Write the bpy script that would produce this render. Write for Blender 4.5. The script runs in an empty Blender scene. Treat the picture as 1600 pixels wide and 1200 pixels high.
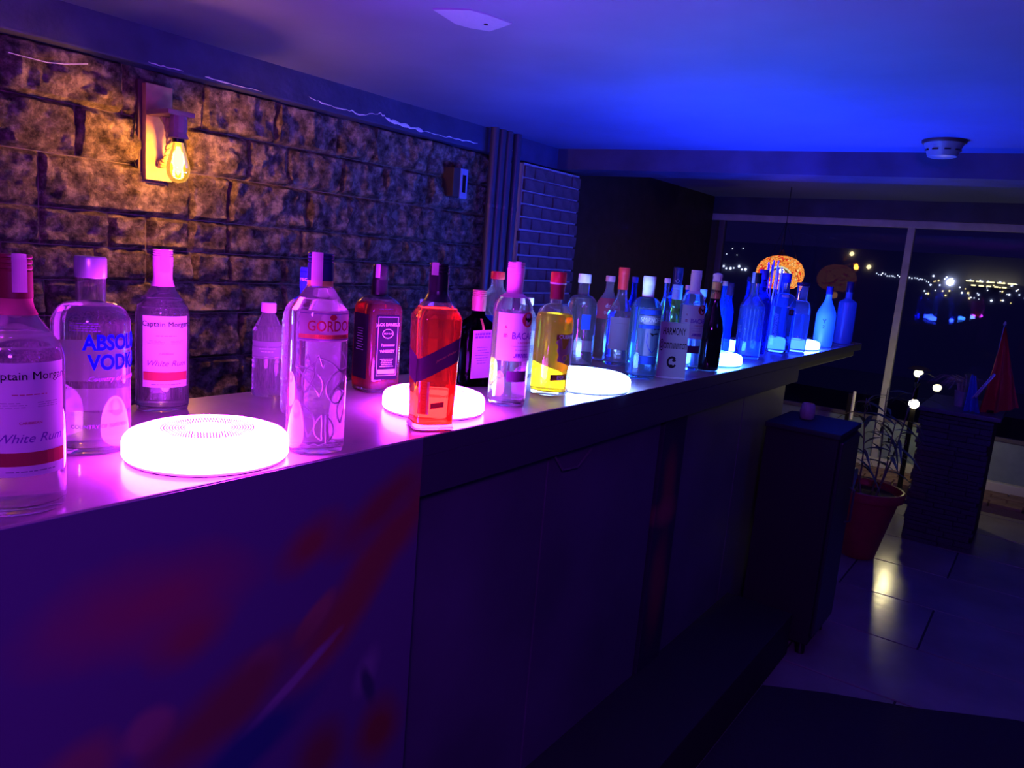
import bpy, bmesh, math, random
from mathutils import Vector, Matrix, noise
random.seed(7)
PI = math.pi; R_ = math.radians
scene = bpy.context.scene
COL = scene.collection
# ---------------------------------------------------------------- camera, world, light, exposure
cam_d = bpy.data.cameras.new('camera'); cam = bpy.data.objects.new('camera', cam_d); COL.objects.link(cam)
def _unit(v): v = Vector(v); v.normalize(); return v
FPX = 1190.0
_Y = _unit((865, 132, -FPX)); _Z = -_unit((-570, -7000, -FPX)); _Z = _unit(_Z - _Y * _Z.dot(_Y)); _X = _Y.cross(_Z)
_rot = Matrix((_X, _Y, _Z))
cam.matrix_world = Matrix.Translation((0, 0, 1.47)) @ _rot.to_4x4()
cam_d.sensor_fit = 'HORIZONTAL'; cam_d.sensor_width = 36.0; cam_d.lens = 36.0 * FPX / 1600.0
cam_d.clip_start = 0.02; cam_d.clip_end = 500
scene.camera = cam
scene.view_settings.view_transform = 'Standard'; scene.view_settings.look = 'None'
scene.view_settings.gamma = 1.0; scene.view_settings.exposure = 0.0; scene.view_settings.use_curve_mapping = False
cy = scene.cycles
cy.max_bounces = 20; cy.transmission_bounces = 20; cy.transparent_max_bounces = 32; cy.diffuse_bounces = 4; cy.glossy_bounces = 5
cy.sample_clamp_indirect = 10.0; cy.blur_glossy = 0.3
cy.use_denoising = True
WORLD_COL = (0.0042, 0.0026, 0.0330)
wd = bpy.data.worlds.new('night_sky'); scene.world = wd; wd.use_nodes = True
wd.node_tree.nodes['Background'].inputs[0].default_value = (*WORLD_COL, 1); wd.node_tree.nodes['Background'].inputs[1].default_value = 1.0
def area_light(name, loc, target, size, power, col):
    l = bpy.data.lights.new(name, 'AREA'); l.shape = 'DISK'; l.size = size; l.energy = power; l.color = col
    o = bpy.data.objects.new(name, l); COL.objects.link(o); o.location = loc
    o.rotation_euler = (Vector(target) - Vector(loc)).to_track_quat('-Z', 'Y').to_euler(); return o
def point_light(name, loc, power, col, rad=.02):
    l = bpy.data.lights.new(name, 'POINT'); l.energy = power; l.color = col; l.shadow_soft_size = rad
    o = bpy.data.objects.new(name, l); COL.objects.link(o); o.location = loc; return o
# added purple fill, unseen behind the camera, brightening the front of the bar
area_light('purple_fill_light', (0.5, -0.7, 2.0), (-0.9, 0.3, 0.9), 0.3, 27.0, (0.34, 0.035, 1.0))
area_light('blue_fill_light', (1.6, 2.2, 2.05), (-1.6, 3.6, 0.8), 0.5, 3.5, (0.06, 0.04, 1.0))  # added blue fill, out of view, lifting the dark far end
RING = [  # x, y, radius, emission colour (red, green, blue channels of the LED disc)
    (-1.005, 0.647, 0.117, (60, 3.2, 104)),
    (-1.036, 1.190, 0.107, (44, 2.8, 94)),
    (-1.005, 1.765, 0.120, (10, 19, 64)),
    (-1.020, 2.700, 0.112, (2.4, 14, 86)),
    (-1.030, 3.800, 0.118, (3.0, 9.0, 210)),
    (-1.210, 3.210, 0.120, (2.0, 6.5, 150))]
ZC = 1.135           # counter top
XF, XB = -0.89, -1.385   # counter front and back edge
# ---------------------------------------------------------------- materials
def nmat(name):
    m = bpy.data.materials.new(name); m.use_nodes = True; nt = m.node_tree; nt.nodes.clear()
    out = nt.nodes.new('ShaderNodeOutputMaterial'); return m, nt, out
def N(nt, t, **kw):
    n = nt.nodes.new(t)
    for k, v in kw.items():
        if k in n.inputs: n.inputs[k].default_value = v
        else: setattr(n, k, v)
    return n
def c4(c): return (c[0], c[1], c[2], 1.0)
def principled(name, col, rough=.5, metal=0.0, bump=0.0, bscale=40.0, var=0.0, vscale=12.0, spec=.5, coat=0.0, sub=0.0):
    m, nt, out = nmat(name)
    p = N(nt, 'ShaderNodeBsdfPrincipled'); p.inputs['Base Color'].default_value = c4(col)
    p.inputs['Roughness'].default_value = rough; p.inputs['Metallic'].default_value = metal
    p.inputs['Specular IOR Level'].default_value = spec; p.inputs['Coat Weight'].default_value = coat
    tc = N(nt, 'ShaderNodeTexCoord')
    if var > 0:
        no = N(nt, 'ShaderNodeTexNoise'); no.inputs['Scale'].default_value = vscale; no.inputs['Detail'].default_value = 6
        cr = N(nt, 'ShaderNodeValToRGB'); cr.color_ramp.elements[0].position = .3; cr.color_ramp.elements[1].position = .7
        cr.color_ramp.elements[0].color = c4([max(0, x * (1 - var)) for x in col]); cr.color_ramp.elements[1].color = c4([min(1, x * (1 + var)) for x in col])
        nt.links.new(tc.outputs['Object'], no.inputs['Vector']); nt.links.new(no.outputs['Fac'], cr.inputs['Fac']); nt.links.new(cr.outputs['Color'], p.inputs['Base Color'])
    if bump > 0:
        nb = N(nt, 'ShaderNodeTexNoise'); nb.inputs['Scale'].default_value = bscale; nb.inputs['Detail'].default_value = 8
        b = N(nt, 'ShaderNodeBump'); b.inputs['Strength'].default_value = bump; b.inputs['Distance'].default_value = .01
        nt.links.new(tc.outputs['Object'], nb.inputs['Vector']); nt.links.new(nb.outputs['Fac'], b.inputs['Height']); nt.links.new(b.outputs['Normal'], p.inputs['Normal'])
    nt.links.new(p.outputs[0], out.inputs[0]); return m
def emis(name, col, s=1.0):
    m, nt, out = nmat(name); e = N(nt, 'ShaderNodeEmission'); e.inputs[0].default_value = c4(col); e.inputs[1].default_value = s
    nt.links.new(e.outputs[0], out.inputs[0]); return m
def glassm(name, col=(1, 1, 1), ior=1.45, rough=0.0, bump=0.0, bscale=60, milk=0.0, mcol=None):
    m, nt, out = nmat(name); g = N(nt, 'ShaderNodeBsdfGlass'); g.inputs['Color'].default_value = c4(col)
    g.inputs['IOR'].default_value = ior; g.inputs['Roughness'].default_value = rough
    if bump > 0:
        tc = N(nt, 'ShaderNodeTexCoord'); nb = N(nt, 'ShaderNodeTexNoise'); nb.inputs['Scale'].default_value = bscale
        b = N(nt, 'ShaderNodeBump'); b.inputs['Strength'].default_value = bump; b.inputs['Distance'].default_value = .004
        nt.links.new(tc.outputs['Object'], nb.inputs['Vector']); nt.links.new(nb.outputs['Fac'], b.inputs['Height']); nt.links.new(b.outputs['Normal'], g.inputs['Normal'])
    if milk > 0:      # diffuse share put into the colour, imitating a hazy glow inside the bottles
        t = N(nt, 'ShaderNodeBsdfTranslucent'); d = N(nt, 'ShaderNodeBsdfDiffuse'); a = N(nt, 'ShaderNodeMixShader'); mx = N(nt, 'ShaderNodeMixShader'); a.inputs[0].default_value = .5; mx.inputs[0].default_value = milk
        t.inputs[0].default_value = c4(mcol or (.9, .9, .9)); d.inputs[0].default_value = c4(mcol or (.9, .9, .9)); L = nt.links.new
        L(d.outputs[0], a.inputs[1]); L(t.outputs[0], a.inputs[2]); L(g.outputs[0], mx.inputs[1]); L(a.outputs[0], mx.inputs[2]); L(mx.outputs[0], out.inputs[0]); return m
    nt.links.new(g.outputs[0], out.inputs[0]); return m
def paper(name, col, trans=.45):       # paper label: diffuse plus light coming through from behind
    m, nt, out = nmat(name); d = N(nt, 'ShaderNodeBsdfDiffuse'); t = N(nt, 'ShaderNodeBsdfTranslucent'); mx = N(nt, 'ShaderNodeMixShader')
    d.inputs[0].default_value = c4(col); t.inputs[0].default_value = c4(col); mx.inputs[0].default_value = trans
    nt.links.new(d.outputs[0], mx.inputs[1]); nt.links.new(t.outputs[0], mx.inputs[2]); nt.links.new(mx.outputs[0], out.inputs[0]); return m
def thin(name, col, gloss=.1, rough=.0):   # thin clear envelope: transparent with a Fresnel reflection
    m, nt, out = nmat(name); t = N(nt, 'ShaderNodeBsdfTransparent'); g = N(nt, 'ShaderNodeBsdfGlossy'); mx = N(nt, 'ShaderNodeMixShader')
    lw = N(nt, 'ShaderNodeFresnel'); lw.inputs[0].default_value = 1.5
    mu = N(nt, 'ShaderNodeMath', operation='MULTIPLY'); mu.inputs[1].default_value = gloss
    t.inputs[0].default_value = c4(col); g.inputs['Roughness'].default_value = rough
    nt.links.new(lw.outputs[0], mu.inputs[0]); nt.links.new(mu.outputs[0], mx.inputs[0])
    nt.links.new(t.outputs[0], mx.inputs[1]); nt.links.new(g.outputs[0], mx.inputs[2]); nt.links.new(mx.outputs[0], out.inputs[0]); return m
M = {}
def P(k, *a, **kw):
    if k not in M: M[k] = principled(k, *a, **kw)
    return M[k]
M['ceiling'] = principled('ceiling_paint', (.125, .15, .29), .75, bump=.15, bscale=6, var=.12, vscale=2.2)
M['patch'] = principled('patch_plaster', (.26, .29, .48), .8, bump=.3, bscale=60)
M['beam'] = principled('beam_paint', (.045, .05, .12), .7, bump=.4, bscale=25, var=.25, vscale=9)
M['cross'] = principled('cross_beam_paint', (.05, .05, .10), .6, bump=.3, bscale=18, var=.3, vscale=5)
M['wallbase'] = principled('mortar', (.20, .15, .12), .9, bump=.6, bscale=60)
M['woodwall'] = principled('dark_wall_paint', (.02, .011, .013), .6, bump=.3, bscale=12, var=.4)
M['white_plaster'] = principled('white_plaster', (.8, .8, .8), .8)
# rough stone
def stone_mat():
    m, nt, out = nmat('rough_stone'); p = N(nt, 'ShaderNodeBsdfPrincipled'); p.inputs['Roughness'].default_value = .8; p.inputs['Specular IOR Level'].default_value = .35
    tc = N(nt, 'ShaderNodeTexCoord'); g = N(nt, 'ShaderNodeNewGeometry')
    n1 = N(nt, 'ShaderNodeTexNoise'); n1.inputs['Scale'].default_value = 20; n1.inputs['Detail'].default_value = 10; n1.inputs['Roughness'].default_value = .7
    cr = N(nt, 'ShaderNodeValToRGB'); e = cr.color_ramp.elements; e[0].position = .36; e[0].color = (.045, .03, .027, 1); e[1].position = .64; e[1].color = (.62, .50, .38, 1)
    k = e.new(.5); k.color = (.23, .175, .14, 1)
    v = N(nt, 'ShaderNodeTexVoronoi'); v.inputs['Scale'].default_value = 48
    n2 = N(nt, 'ShaderNodeTexNoise'); n2.inputs['Scale'].default_value = 55; n2.inputs['Detail'].default_value = 12; n2.inputs['Roughness'].default_value = .75
    a = N(nt, 'ShaderNodeMath', operation='ADD'); mlt = N(nt, 'ShaderNodeMath', operation='MULTIPLY'); mlt.inputs[1].default_value = .35
    b = N(nt, 'ShaderNodeBump'); b.inputs['Strength'].default_value = 1.0; b.inputs['Distance'].default_value = .03
    L = nt.links.new
    L(g.outputs['Position'], n1.inputs['Vector']); L(n1.outputs['Fac'], cr.inputs['Fac']); L(cr.outputs['Color'], p.inputs['Base Color'])
    L(g.outputs['Position'], v.inputs['Vector']); L(g.outputs['Position'], n2.inputs['Vector']); L(v.outputs['Distance'], mlt.inputs[0]); L(mlt.outputs[0], a.inputs[0]); L(n2.outputs['Fac'], a.inputs[1])
    L(a.outputs[0], b.inputs['Height']); L(b.outputs['Normal'], p.inputs['Normal']); L(p.outputs[0], out.inputs[0]); return m
M['stone'] = stone_mat()
M['brick'] = principled('dark_brick', (.16, .09, .085), .75, bump=.5, bscale=70, var=.35, vscale=14)
M['mortar_light'] = principled('pale_mortar', (.50, .47, .45), .9, bump=.4, bscale=80)
M['tile'] = principled('floor_tile', (.25, .235, .24), .19, bump=.10, bscale=14, var=.18, vscale=3)
M['grout'] = principled('floor_grout', (.03, .03, .035), .9)
M['counter'] = principled('counter_top', (.40, .31, .29), .27, bump=.04, bscale=90, var=.12, vscale=8, coat=.25)
M['front'] = principled('bar_front', (.085, .07, .12), .5, bump=.08, bscale=9, var=.2, vscale=3)
M['front_dark'] = principled('bar_front_edge', (.04, .032, .06), .6)
M['black'] = principled('black_plastic', (.012, .011, .014), .3)
M['blackmatte'] = principled('black_matte', (.015, .012, .016), .8)
M['slate'] = principled('stacked_slate', (.09, .085, .10), .8, bump=.6, bscale=50, var=.4, vscale=10)
M['white'] = principled('white_plastic', (.8, .8, .82), .4)
M['chrome'] = principled('chrome', (.8, .8, .82), .15, metal=1)
M['pipe'] = principled('dark_pipe', (.07, .06, .09), .35)
M['glass'] = glassm('clear_glass', (.985, .985, .99), 1.47, milk=.05)
M['glass_emb'] = glassm('embossed_glass', (.98, .96, .98), 1.45, bump=.8, bscale=85, milk=.22)
M['glass_line'] = glassm('ridge_highlight_glass', (1, 1, 1), 1.5, milk=.45)  # whitened so the embossed ridges carry painted highlights
M['water'] = glassm('clear_spirit', (.99, .99, .995), 1.34)
M['pet'] = glassm('pet_plastic', (.93, .96, .97), 1.25, rough=.03, milk=.16)
M['amber'] = glassm('amber_liquor', (1.0, .34, .06), 1.34, milk=.12, mcol=(1.0, .20, .01))
M['amber_dark'] = glassm('dark_amber_liquor', (.90, .16, .03), 1.34, milk=.10, mcol=(1, .16, .01))
M['gold'] = glassm('golden_liquor', (1.0, .70, .04), 1.34, milk=.28, mcol=(1.0, .66, .02))
M['darkglass'] = glassm('dark_bottle_glass', (.09, .05, .10), 1.45)
M['champ'] = principled('champagne_bottle_glass', (.006, .009, .006), .06, coat=.6)
M['bluetint'] = glassm('pale_blue_glass', (.72, .88, 1.0), 1.4, milk=.06, mcol=(.5, .8, 1))
M['deepblue'] = glassm('deep_blue_glass', (.16, .30, .95), 1.4, milk=.12, mcol=(.15, .45, .98))
M['aqua'] = glassm('aqua_glass', (.35, .85, .9), 1.4, milk=.2, mcol=(.3, .8, .9))
M['olive'] = glassm('olive_glass', (.55, .60, .18), 1.4, milk=.2, mcol=(.5, .55, .2))
M['cola'] = principled('dark_turnip_juice', (.03, .004, .012), .1, coat=.6)
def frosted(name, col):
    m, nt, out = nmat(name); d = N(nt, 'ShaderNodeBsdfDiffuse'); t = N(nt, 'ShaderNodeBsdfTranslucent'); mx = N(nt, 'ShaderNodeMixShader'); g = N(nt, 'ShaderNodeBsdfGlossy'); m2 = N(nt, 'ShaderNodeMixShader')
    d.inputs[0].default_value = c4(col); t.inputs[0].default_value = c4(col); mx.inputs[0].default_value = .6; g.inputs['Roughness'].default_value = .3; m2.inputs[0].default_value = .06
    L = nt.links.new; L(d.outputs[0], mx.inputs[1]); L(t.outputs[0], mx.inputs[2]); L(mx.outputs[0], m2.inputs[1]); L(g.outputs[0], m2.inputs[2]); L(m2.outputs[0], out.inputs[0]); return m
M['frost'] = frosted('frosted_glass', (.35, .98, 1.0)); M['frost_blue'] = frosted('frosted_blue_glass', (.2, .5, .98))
M['pane'] = thin('window_pane_glass', (.82, .84, .92), .5)
M['bulb'] = thin('amber_bulb_glass', (1.0, .80, .42), 1.5)
_nt = M['bulb'].node_tree; _em = _nt.nodes.new('ShaderNodeEmission'); _em.inputs[0].default_value = (1, .46, .03, 1); _em.inputs[1].default_value = .75   # the lit amber glass glows
_ad = _nt.nodes.new('ShaderNodeAddShader'); _o = [n for n in _nt.nodes if n.type == 'OUTPUT_MATERIAL'][0]; _nt.links.new(_o.inputs[0].links[0].from_socket, _ad.inputs[0]); _nt.links.new(_em.outputs[0], _ad.inputs[1]); _nt.links.new(_ad.outputs[0], _o.inputs[0])
def pap(k, c, t=.45):
    if k not in M: M[k] = paper(k, c, t)
    return M[k]
pap('paper_white', (.85, .82, .85), .5); pap('paper_cream', (.85, .80, .66), .4); pap('ink_black', (.02, .015, .02), .1); pap('ink_blue', (.004, .01, .55), .1)
pap('ink_red', (.55, .03, .06), .3); pap('ink_orange', (.85, .22, .08), .3); pap('ink_violet', (.25, .08, .45), .3); pap('paper_black', (.02, .016, .025), .05)
pap('paper_plum', (.10, .035, .10), .15); pap('ink_white', (.85, .83, .86), .4); pap('paper_blue', (.04, .10, .65), .4); pap('paper_redbrown', (.45, .07, .07), .3)
pap('ink_gold', (.75, .38, .14), .2); pap('paper_pink', (.92, .66, .80), .6); pap('paper_burgundy', (.28, .03, .07), .3); pap('paper_rose', (.75, .18, .25), .5)
pap('paper_mauve', (.36, .14, .32), .4); pap('tint_grey', (.33, .31, .36), .2); pap('paper_clear', (.55, .50, .58), .7)
# ---------------------------------------------------------------- mesh helpers
def tag(o, label=None, cat=None, group=None, kind=None):
    if label: o['label'] = label
    if cat: o['category'] = cat
    if group: o['group'] = group
    if kind: o['kind'] = kind
    return o
def thing(name, label, cat, loc=(0, 0, 0), rz=0, group=None):
    o = bpy.data.objects.new(name, None); COL.objects.link(o); o.empty_display_size = .05
    o.location = loc; o.rotation_euler = (0, 0, rz); return tag(o, label, cat, group)
def obj(name, mesh, mat, parent=None, label=None, smooth=None):
    if isinstance(mesh, MB): mesh = mesh.mesh(smooth)
    o = bpy.data.objects.new(name, mesh); COL.objects.link(o)
    if mat is not None and len(mesh.materials) == 0: mesh.materials.append(mat)
    if parent is not None: o.parent = parent
    if label: o['label'] = label
    return o
class MB:
    def __init__(s): s.v = []; s.f = []
    def add(s, v, f):
        b = len(s.v); s.v += [tuple(x) for x in v]; s.f += [tuple(i + b for i in q) for q in f]; return s
    def mesh(s, smooth=None):
        me = bpy.data.meshes.new('m'); me.from_pydata(s.v, [], s.f); me.validate()
        if smooth:
            me.shade_smooth()
            try: me.set_sharp_from_angle(angle=R_(smooth))
            except Exception: pass
        return me
    def box(s, x0, x1, y0, y1, z0, z1, M_=None):
        v = [(x, y, z) for x in (x0, x1) for y in (y0, y1) for z in (z0, z1)]
        if M_ is not None: v = [tuple(M_ @ Vector(p)) for p in v]
        return s.add(v, [(0, 1, 3, 2), (4, 6, 7, 5), (0, 4, 5, 1), (2, 3, 7, 6), (0, 2, 6, 4), (1, 5, 7, 3)])
    def bbox(s, x0, x1, y0, y1, z0, z1, b=.004):       # bevelled box
        bm = bmesh.new(); bmesh.ops.create_cube(bm, size=1)
        for v in bm.verts: v.co = Vector(((x0 + x1) / 2 + v.co.x * (x1 - x0), (y0 + y1) / 2 + v.co.y * (y1 - y0), (z0 + z1) / 2 + v.co.z * (z1 - z0)))
        bmesh.ops.bevel(bm, geom=bm.edges[:], offset=b, segments=2, profile=.6, affect='EDGES')
        bm.verts.index_update(); s.add([v.co[:] for v in bm.verts], [[v.index for v in f.verts] for f in bm.faces]); bm.free(); return s
    def tube(s, pts, rad, seg=8, cap=True):
        pts = [Vector(p) for p in pts]; n = len(pts); rr = rad if isinstance(rad, (list, tuple)) else [rad] * n
        V = []; F = []; prev = None
        for i, p in enumerate(pts):
            t = (pts[min(i + 1, n - 1)] - pts[max(i - 1, 0)]).normalized()
            if prev is None: a = t.orthogonal().normalized()
            else:
                a = prev - t * prev.dot(t); a = a.normalized() if a.length > 1e-6 else t.orthogonal().normalized()
            prev = a; b = t.cross(a)
            for k in range(seg):
                w = 2 * PI * k / seg; V.append(p + a * math.cos(w) * rr[i] + b * math.sin(w) * rr[i])
        for i in range(n - 1):
            for k in range(seg): F.append((i * seg + k, i * seg + (k + 1) % seg, (i + 1) * seg + (k + 1) % seg, (i + 1) * seg + k))
        if cap: F.append(tuple(range(seg))[::-1]); F.append(tuple((n - 1) * seg + k for k in range(seg)))
        return s.add(V, F)
    def lathe(s, prof, seg=40, cx=0, cy_=0, flute=None, flip=False):
        """prof: (r, z[, n]) - n is the superellipse exponent (2 round, 6 nearly square)"""
        V = []; F = []; rings = []
        for p in prof:
            r, z = p[0], p[1]; n = p[2] if len(p) > 2 else 2.0
            if r < 1e-6: rings.append([len(V)]); V.append((cx, cy_, z)); continue
            ring = []
            for k in range(seg):
                w = 2 * PI * k / seg; c, q = math.cos(w), math.sin(w); e = 1.0 / ((abs(c) ** n + abs(q) ** n) ** (1.0 / n))
                rr = r * e
                if flute: rr *= flute(w, z)
                ring.append(len(V)); V.append((cx + rr * c, cy_ + rr * q, z))
            rings.append(ring)
        for a, b in zip(rings[:-1], rings[1:]):
            if len(a) == 1 and len(b) == 1: continue
            for k in range(seg):
                k2 = (k + 1) % seg
                if len(a) == 1: q = (a[0], b[k2], b[k])
                elif len(b) == 1: q = (a[k], a[k2], b[0])
                else: q = (a[k], a[k2], b[k2], b[k])
                F.append(q[::-1] if flip else q)
        return s.add(V, F)
def cyl_prof(r, z0, z1, b=.001): return [(0, z0), (r - b, z0), (r, z0 + b), (r, z1 - b), (r - b, z1), (0, z1)]
def sheet(pts, normal, t):       # thin slab from a planar outline
    n = len(pts); nv = Vector(normal) * t; V = [Vector(p) for p in pts] + [Vector(p) + nv for p in pts]
    F = [tuple(range(n))[::-1], tuple(range(n, 2 * n))] + [(i, (i + 1) % n, n + (i + 1) % n, n + i) for i in range(n)]
    return MB().add(V, F)
_tc = {}
def text_tris(body, size=1.0, bold=0.0, shear=0.0, spacing=1.0):
    key = (body, bold, shear, spacing)
    if key not in _tc:
        cu = bpy.data.curves.new('t', 'FONT'); cu.body = body; cu.size = 1.0; cu.align_x = 'CENTER'; cu.align_y = 'CENTER'; cu.offset = bold; cu.shear = shear; cu.space_character = spacing; cu.resolution_u = 3
        o = bpy.data.objects.new('t', cu); COL.objects.link(o); dg = bpy.context.evaluated_depsgraph_get(); dg.update()
        me = bpy.data.meshes.new_from_object(o.evaluated_get(dg)); vs = [v.co[:2] for v in me.vertices]; fs = [tuple(p.vertices) for p in me.polygons]
        bpy.data.objects.remove(o); bpy.data.curves.remove(cu); bpy.data.meshes.remove(me); _tc[key] = (vs, fs)
    vs, fs = _tc[key]; return [(x * size, y * size) for x, y in vs], fs
# ---------------------------------------------------------------- room shell
XW = -2.6; ZR = 2.10; YWIN = 6.5
def st(name, mb, mat, **kw): o = obj(name, mb, mat, **kw); o['kind'] = 'structure'; return o
floor = st('floor', MB().box(-2.75, 2.2, -1.6, 7.0, -.12, -.006), M['grout'])
def tile_mesh(w, d):
    me = MB().bbox(-w / 2, w / 2, -d / 2, d / 2, -.006, 0, .0015).mesh(); me.materials.append(M['tile']); return me
tm = tile_mesh(.992, .490); ri = 0
for iy in range(-1, 14):
    for ix in range(4):
        x = -1.18 + ix * 1.0 + (.42 if iy % 2 else 0); y = .17 + iy * .5
        o = obj('tile', tm, None, floor); o.location = (x, y, random.uniform(-.0004, .0004)); ri += 1
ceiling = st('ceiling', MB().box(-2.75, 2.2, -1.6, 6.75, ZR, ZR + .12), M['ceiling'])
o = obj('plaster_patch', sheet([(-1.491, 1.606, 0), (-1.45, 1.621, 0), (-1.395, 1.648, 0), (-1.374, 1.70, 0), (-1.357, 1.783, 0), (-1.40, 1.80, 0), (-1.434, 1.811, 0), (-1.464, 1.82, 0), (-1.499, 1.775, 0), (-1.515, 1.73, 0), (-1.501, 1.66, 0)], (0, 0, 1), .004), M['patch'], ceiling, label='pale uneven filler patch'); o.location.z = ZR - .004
obj('wire_hole', MB().lathe(cyl_prof(.006, ZR - .006, ZR - .004, .0004), 10, -1.43, 1.76), M['black'], ceiling, label='small black hole in the patch')
wall = st('wall_left', MB().box(-2.75, XW - .011, -1.6, 6.75, -.12, ZR), M['wallbase'])
# rough stone courses
def rock(w, h, seed):
    nx = max(6, int(w / .013)); nz = max(6, int(h / .013)); V = []; F = []
    for j in range(nz + 1):
        for i in range(nx + 1):
            u, v = i / nx, j / nz; y, z = u * w, v * h
            edge = min(u * w, (1 - u) * w, v * h, (1 - v) * h); rise = min(1.0, edge / .010) ** .5
            q = Vector((y * 9 + seed * 7.3, z * 9, seed * 1.7)); n = noise.fractal(q, 1.0, 2.1, 4); q2 = Vector((y * 34 + seed, z * 34, seed * .3)); n2 = noise.fractal(q2, .8, 2.0, 3)
            q3 = Vector((y * 5 + seed * 3, z * 6, 4.2)); cell = noise.voronoi(q3)[0][0]
            d = -.010 + rise * (.018 + .026 * n + .011 * n2 + .016 * cell)
            V.append((d, y + .0035 * noise.noise(q * 2) * (0 < i < nx), z + .0035 * noise.noise(q2) * (0 < j < nz)))
    for j in range(nz):
        for i in range(nx):
            a = j * (nx + 1) + i; F.append((a, a + 1, a + nx + 2, a + nx + 1))
    # sides back into the wall
    per = [i for i in range(nx + 1)] + [j * (nx + 1) + nx for j in range(1, nz + 1)] + [nz * (nx + 1) + i for i in range(nx - 1, -1, -1)] + [j * (nx + 1) for j in range(nz - 1, 0, -1)]
    base = len(V)
    for i in per: V.append((-.03, V[i][1], V[i][2]))
    for k in range(len(per)):
        k2 = (k + 1) % len(per); F.append((per[k2], per[k], base + k, base + k2))
    return MB().add(V, F).mesh(35)
courses = [(.64, .82), (.82, .99), (.99, 1.16), (1.16, 1.275), (1.275, 1.385), (1.385, 1.50), (1.50, 1.665), (1.665, 1.822), (1.822, 1.985)]
cuts = {4: [.78, .98, 1.255, 1.43, 1.60, 1.75], 5: [.80, 1.09, 1.30, 1.43, 1.585, 1.74], 6: [.72, 1.09, 1.585, 1.74], 7: [.80, 1.20, 1.58], 8: [.9, 1.35]}
sd = 0
for ci, (z0, z1) in enumerate(courses):
    ys = [-.35, .1, .5] + cuts.get(ci, [.8, 1.1, 1.45, 1.8]); ys = [y for i, y in enumerate(ys)]
    while ys[-1] < 3.42: ys.append(min(3.46, ys[-1] + random.uniform(.19, .38)))
    for a, b in zip(ys[:-1], ys[1:]):
        if b - a < .05: continue
        sd += 1
        me = rock(b - a - .004, z1 - z0 - .003, sd); o = obj('stone', me, M['stone'], wall); o.location = (XW, a + .002, z0 + .0015)
# edge beam along the wall under the ceiling
beam = st('trim_1', MB().bbox(XW - .02, -2.535, -1.6, 3.9, 1.98, ZR + .02, .006), M['beam'])
def strip(pts, w, x):       # ragged crack of bare plaster on the beam face
    V = []; F = []
    for i, (y, z) in enumerate(pts):
        ww = w * random.uniform(.35, 1.5) * (0.3 if i in (0, len(pts) - 1) else 1); V += [(x, y, z - ww), (x + .0015, y, z), (x, y, z + ww)]
    for i in range(len(pts) - 1):
        a = i * 3; F += [(a, a + 3, a + 4, a + 1), (a + 1, a + 4, a + 5, a + 2)]
    return MB().add(V, F)
def jag(pts, k=5, amp=.004):
    out = []
    for (y0, z0), (y1, z1) in zip(pts[:-1], pts[1:]):
        for i in range(k): t = i / k; out.append((y0 + (y1 - y0) * t, z0 + (z1 - z0) * t + random.uniform(-amp, amp)))
    return out + [pts[-1]]
CR = [(2.05, 2.015), (2.111, 2.010), (2.178, 2.006), (2.264, 2.007), (2.318, 2.0), (2.409, 2.018), (2.435, 2.03), (2.467, 2.018), (2.527, 2.004), (2.63, 2.002), (2.716, 1.998), (2.851, 2.003), (2.97, 2.003), (3.121, 2.01)]
obj('crack', strip(jag(CR[:8]), .0022, -2.5345), M['white_plaster'], beam, label='thin white crack in the paint')
obj('crack', strip(jag(CR[7:11]), .0065, -2.5345), M['white_plaster'], beam, label='wide flaked white crack')
obj('crack', strip(jag(CR[10:]), .0022, -2.5345), M['white_plaster'], beam, label='thin white crack running to the pipes')
obj('paint_chip', strip(jag([(1.397, 1.992), (1.45, 1.990), (1.52, 1.991)], 5, .002), .0018, -2.5345), M['white_plaster'], beam)
obj('paint_chip', strip(jag([(1.60, 1.990), (1.70, 1.989), (1.83, 1.990)], 6, .002), .0022, -2.5345), M['white_plaster'], beam)
obj('paint_chip', strip(jag([(3.27, 2.03), (3.36, 2.025), (3.46, 2.02)], 3, .001), .003, -2.5345), M['white_plaster'], beam)
tag(obj('wire', MB().tube([(-2.565, 1.0, 1.925), (-2.56, 1.06, 1.922), (-2.56, 1.10, 1.921), (-2.56, 1.15, 1.928), (-2.562, 1.22, 1.945)], .0016, 6), M['white_plaster']), 'thin white wire hanging slack along the top of the stone wall', 'wire')
# cross beam under the ceiling (slightly off square) and the darker soffit behind
def slab_between(a, b, depth, z0, z1):
    a = Vector(a); b = Vector(b); d = (b - a).normalized(); n = Vector((-d.y, d.x)); pts = [a, b, b + n * depth, a + n * depth]
    V = [(p.x, p.y, z) for z in (z0, z1) for p in pts]; return MB().add(V, [(0, 3, 2, 1), (4, 5, 6, 7), (0, 1, 5, 4), (1, 2, 6, 5), (2, 3, 7, 6), (3, 0, 4, 7)])
cb = st('trim_2', slab_between((-2.62, 3.86), (2.2, 4.56), .30, 1.985, ZR + .01), M['cross'])
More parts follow.
